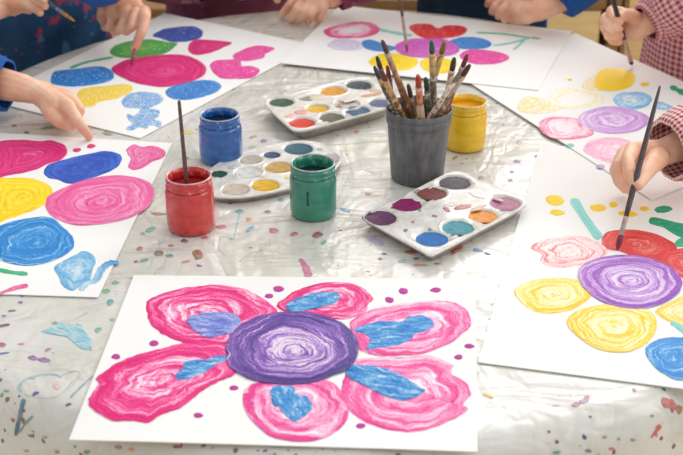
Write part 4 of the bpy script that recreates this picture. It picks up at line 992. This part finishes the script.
person('child in a paint-stained navy apron at the top left, holding a yellow-tipped brush', p1, two(p1, (fA, hA, .12, SR), (fB, hB, .45, (.055,.05,.046,.044))), smock, blueSh, hairs[0], apron=(10, 172))

# --- child at the left, pointing
p2 = (-.95, 1.90)
fore = ch((-52,66,.085,.030),(-8,82,.062,.0275),(22,88,.055,.023),(38,93,.050,.0185))
hand = hand_std([[(38,93,.05,.0185),(50,101,.045,.019),(58,107,.043,.017)],[(40,91,.05,.017),(68,107,.047,.0125)],[(40,90,.048,.016),(72,101,.04,.012)],[(40,92,.045,.016),(70,98,.032,.0115)],
  [(68,107,.047,.0115),(77,120,.036,.0092),(84,130,.020,.0078),(89,136.5,.0085,.0066)],
  [(72,102,.043,.011),(79.5,110,.034,.009),(76,119,.022,.008),(68,117,.016,.0075)],
  [(71,99,.036,.0105),(78,106,.025,.0085),(75,114,.016,.0075),(67,113,.014,.007)],
  [(68,98,.03,.010),(75,103,.018,.008),(71,110,.013,.007)],
  [(45,100,.045,.015),(52,114,.036,.0125),(61,122,.028,.0105),(71,126,.022,.0085)]])
r2 = Vector((-.80, 1.72, TZ+.05))
lf = [(Vector((-.76,1.66,TZ+.11)), .028), (Vector((-.69,1.70,TZ+.08)), .026), (Vector((-.62,1.72,TZ+.055)), .02)]
def fist(p, d):
    """a resting, loosely closed hand at wrist p, pointing along d (level)"""
    d = d.normalized(); sdv = Vector((-d.y, d.x, 0)); out = [[(p, .019), (p + d*.03, .017)]]
    for k in range(4):
        o_ = sdv*(.027 - .018*k); kn = p + d*(.05 - .003*abs(k-1)) + o_ + Vector((0,0,.004))
        out.append([(p + o_*.4, .014), (kn, .0105), (kn + d*.022 - Vector((0,0,.010)), .0088), (kn + d*.024 - Vector((0,0,.022)), .0078)])
    out.append([(p + d*.008 + sdv*.018, .012), (p + d*.032 + sdv*.038 - Vector((0,0,.006)), .0095), (p + d*.052 + sdv*.034 - Vector((0,0,.010)), .0078)])
    return out
lh = fist(Vector((-.62,1.72,TZ+.048)), Vector((.9,.3,0)))
person('child at the left edge in a blue sleeve, pointing one finger at the magenta blobs', p2, two(p2, (fore, hand, 1.5, (.056,.052,.05,.041)), (lf, lh, .6, SR)), blueSh, blueSh, hairs[1])

# --- child in maroon at the top
p3 = (-.235, 2.59)
fR = ch((368,-27,.095,.030),(350,-14,.068,.026),(332,-3,.05,.0205),(322,-1,.047,.0185))
hR = hand_std([[(324,-2,.047,.019),(312,2,.045,.018)],[(322,-1,.047,.016),(299,-5,.042,.0125)],[(322,0,.046,.015),(305,-2,.045,.012)],[(322,2,.045,.015),(311,1,.044,.012)],[(322,4,.043,.015),(315,6,.04,.0115)],
  [(299,-5,.042,.011),(290,5,.034,.0092),(284,12,.019,.008),(281.5,16,.009,.007)],
  [(305,-2,.045,.011),(297,8,.038,.0095),(292.5,16,.02,.0085),(290.5,20,.009,.0075)],
  [(311,1,.044,.011),(305,11,.035,.0095),(301,17,.019,.0085),(299,20.5,.009,.0075)],
  [(315,6,.04,.0108),(312,13,.03,.009),(309.5,18,.016,.008),(308.5,20.5,.009,.007)],
  [(322,5,.04,.0135),(322,11,.028,.011),(319.5,17,.016,.0085),(318,20,.009,.0075)]])
fL = [(Vector((-.385,2.44,TZ+.075)), .03), (Vector((-.27,2.415,TZ+.060)), .026), (Vector((-.20,2.415,TZ+.052)), .02)]
hL = fist(Vector((-.20,2.415,TZ+.046)), Vector((.9,.3,0)))
person('child in a maroon sweater with blue paint, leaning on the table at the top', p3, two(p3, (fL, hL, .98, (.056,.052,.050,.042)), (fR, hR, 1.85, (.055,.05,.044,.033))), maroon, maroon, hairs[1], top_name='sweater')

# --- child in the navy apron, top centre
p4 = (.30, 2.575)
fR = ch((592,-32,0.1150,.030),(560,-2,0.0650,.0275),(540,9,0.0510,.0225),(529,13,0.0450,.0195))
hR = hand_std([[(529,13,0.0450,.0195),(517,8,0.0410,.018)],[(528,13,0.0450,.016),(515,8,0.0470,.013)],[(528,11,0.0470,.016),(510,3,0.0500,.0125)],[(527,8,0.0470,.016),(505,-2,0.0490,.012)],[(526,6,0.0470,.015),(499,-6,0.0450,.0115)],
  [(499,-6,0.0450,.0105),(491,-1,0.0400,.009),(488,4,0.0190,.0078)],
  [(505,-2,0.0490,.0108),(496,5,0.0420,.0095),(492.5,11.5,.015,.0082)],
  [(510,3,0.0500,.0108),(502,10,0.0400,.0095),(498.5,16,.014,.0082)],
  [(515,8,0.0470,.0108),(508.5,14,.03,.0095),(505,19.5,0.0170,.0082)],
  [(527,17,0.0390,.0145),(519,18.5,0.0270,.0115),(513,20,0.0190,.0092)]])
wr = Q(390,-35,.125)
fL = [(Vector((.185,2.54,TZ+.17)), .029), (Vector((.135,2.40,TZ+.175)), .026), (wr, .019)]
hL = hand_std([[(390,-35,.125,.019),(390,-25,.115,.019)],[(385,-27,.12,.0115),(386,-19,.125,.0095),(395,-17,.122,.008)],[(383,-21,.11,.011),(385,-14,.112,.009),(395,-13,.108,.0078)],[(383,-18,.10,.0105),(387,-9,.098,.0085),(396,-9,.095,.0075)],[(397,-33,.125,.013),(401,-25,.122,.0105),(399,-18,.12,.008)],[(384,-23,.105,.014),(390,-27,.12,.016)]])
person('child in a dark navy apron at the top centre, one fist resting on the table', p4, two(p4, (fR, hR, 1.02, (.055,.05,.047,.040)), (fL, hL, .5, SR)), navyS, blueSh, hairs[2], apron=(15, 165))

# --- girl in gingham, top right
p5 = (.685, 2.215)
fR = ch((700,-10,.15,.029),(662,14,.10,.0255),(642,26,.08,.0195))
hR = hand_std([[(642,26,.08,.0195),(630,27,.076,.021),(620,28,.072,.019)],[(638,22,.085,.018),(613,12,.096,.0125)],[(638,25,.08,.018),(607,19,.084,.0125)],[(638,29,.074,.018),(606.5,27,.07,.012)],[(637,32,.07,.017),(610,35,.057,.0115)],
  [(613,12,.096,.0115),(611.5,14,.103,.0098),(616,20,.104,.0085),(619,22,.1,.0078)],
  [(607,19,.084,.0112),(608,25,.091,.0098),(615,29.5,.09,.0085),(619,29,.086,.0078)],
  [(606.5,27,.07,.0108),(608.5,33,.076,.0095),(615.5,36,.076,.0082),(619.5,35.5,.073,.0075)],
  [(610,35,.057,.010),(613,40,.061,.0088),(618.5,41.5,.06,.0075)],
  [(637,21,.088,.0155),(631,16,.102,.0125),(624,15,.108,.0105),(619.5,17.5,.107,.0085)]])
lf = [(Vector((.86,2.05,TZ+.11)), .029), (Vector((.76,2.00,TZ+.085)), .026), (Vector((.70,1.985,TZ+.055)), .02)]
person('girl in a red gathered gingham dress at the top right, gripping an upright brush', p5, two(p5, (fR, hR, 1.8, (.056,.056,.056,.034), dict(rip=.045, rn=10)), (lf, fist(Vector((.70,1.985,TZ+.048)), Vector((-.9,-.1,0))), .8, (.056,.054,.05,.036))), ging2, ging2, hairs[1], dress=True)

# --- girl at the right edge: gingham sleeve and painting hand
p6 = (.95, 1.76)
fR = ch((760,118,.10,.029),(698,139,.078,.0265),(674,148,.070,.0205),(663,152,.067,.0185))
hR = hand_std([[(663,152,.067,.0185),(652,155,.067,.0175),(643,157,.064,.016)],[(658,150,.07,.015),(632,150,.076,.0115)],[(658,154,.066,.015),(625,154,.062,.0115)],[(656,157,.06,.014),(621,160,.049,.011)],[(655,160,.055,.013),(623,166,.038,.0105)],
  [(632,150,.077,.0105),(627.5,160,.078,.0092),(629.5,173,.074,.0080),(634,183,.067,.0068),(635,186,.065,.0060)],
  [(625,154,.062,.0106),(617.5,166,.058,.0090),(621,179,.050,.0078),(628,188.5,.046,.0068),(631,191,.045,.0062)],
  [(621,160,.049,.0100),(615.5,170,.041,.0086),(619,182,.032,.0074),(625,189,.027,.0064)],
  [(623,166,.038,.0095),(619,178,.024,.008),(623,187,.014,.007)],
  [(658,158,.067,.0155),(651,166,.070,.0122),(645,175,.070,.0096),(640,183,.067,.0076),(638.5,186,.066,.0066)]])
lf = [(Vector((.84,1.52,TZ+.11)), .029), (Vector((.74,1.48,TZ+.085)), .026), (Vector((.68,1.49,TZ+.055)), .02)]
person('girl at the right edge with a red gingham cuff, painting the purple swirl flower', p6, two(p6, (fR, hR, 2.6, (.058,.058,.058,.043), dict(rip=.025, rn=12)), (lf, fist(Vector((.68,1.49,TZ+.048)), Vector((-1,.1,0))), .8, (.056,.054,.05,.036))), ging, ging, hairs[0], dress=True)

# held brushes
brush(Q(617,251,.0035), Q(660,86,.165), 'big dark brush held over the purple swirl flower at the right', '4e3f44', 'b8a79a', '8c2f4e', 1.0, bl=.022, fl_=.026, hand2='3a2e34')
brush(Q(632,65.5,.006), Q(606,-24,.19), 'dark brush with pale ferrule held upright by the girl at the top right', '2c2c38', 'c9a79c', '6a3040', 1.15, bl=.014, fl_=.055, ferr2='b58f84')
brush(Q(407.5,53,.006), Q(391,-66,.20), 'slim brown brush touching the magenta flower centre at the top', '6a4a42', 'b89c8c', 'a83a5c', .85, bl=.016, fl_=.05)
brush(Q(75,21.5,.10), Q(8,-26,.165), 'pale blue-grey brush with a yellow ochre tip at the top left', '4a6a80', '7f98a6', 'c48a2a', 1.05, bl=.028, fl_=.012)
brush(Q(131,67,.0055), Q(139.5,27,.062), 'pink-coated brush under the pointing finger on the magenta oval', 'b4566a', 'c2566e', 'c0306c', .8, bl=.018, fl_=.02)

# ================================================================== LIGHT, CAMERA
def area(name, loc, target, size, size_y, power, col=(1,1,1)):
    l = bpy.data.lights.new(name, 'AREA'); l.shape = 'RECTANGLE'; l.size, l.size_y = size, size_y; l.energy = power; l.color = col
    o = bpy.data.objects.new(name, l); COL.objects.link(o); o.location = loc
    o.rotation_euler = (Vector(target) - Vector(loc)).to_track_quat('-Z', 'Y').to_euler(); return o
area('window_light', (1.3, 4.6, 2.3), (0.1, 1.7, .5), 3.2, 1.8, 125, (1, .995, .985))
area('side_light', (3.0, 1.2, 2.4), (0, 1.7, .5), 2.0, 1.8, 35, (1, .99, .975))
wd = bpy.data.worlds.new('World'); sc.world = wd; wd.use_nodes = True
bg = wd.node_tree.nodes['Background']; bg.inputs[1].default_value = 1.0
wn_ = wd.node_tree; tc_ = wn_.nodes.new('ShaderNodeTexCoord'); sx_ = wn_.nodes.new('ShaderNodeSeparateXYZ'); rp_ = wn_.nodes.new('ShaderNodeValToRGB'); ma_ = wn_.nodes.new('ShaderNodeMath')
ma_.operation = 'MULTIPLY_ADD'; ma_.inputs[1].default_value = .5; ma_.inputs[2].default_value = .5
wn_.links.new(tc_.outputs['Generated'], sx_.inputs[0]); wn_.links.new(sx_.outputs[1], ma_.inputs[0]); wn_.links.new(ma_.outputs[0], rp_.inputs[0]); wn_.links.new(rp_.outputs[0], bg.inputs[0])
rp_.color_ramp.elements[0].color = (.66, .65, .63, 1); rp_.color_ramp.elements[1].color = (1.1, 1.11, 1.13, 1)

cam = bpy.data.cameras.new('Camera'); co = bpy.data.objects.new('Camera', cam); COL.objects.link(co)
co.location = CAM; co.rotation_euler = (math.pi/2 - PITCH, 0, 0)
cam.sensor_width = 36; cam.lens = FPX/W*36; cam.clip_start = .05
cam.dof.use_dof = True; cam.dof.focus_distance = 1.62; cam.dof.aperture_fstop = 7.5
sc.camera = co
sc.view_settings.view_transform = 'Standard'
sc.view_settings.look = 'Medium Contrast'
sc.view_settings.exposure = -0.08
for o in list(bpy.data.objects):
    if '_z' in o: del o['_z']
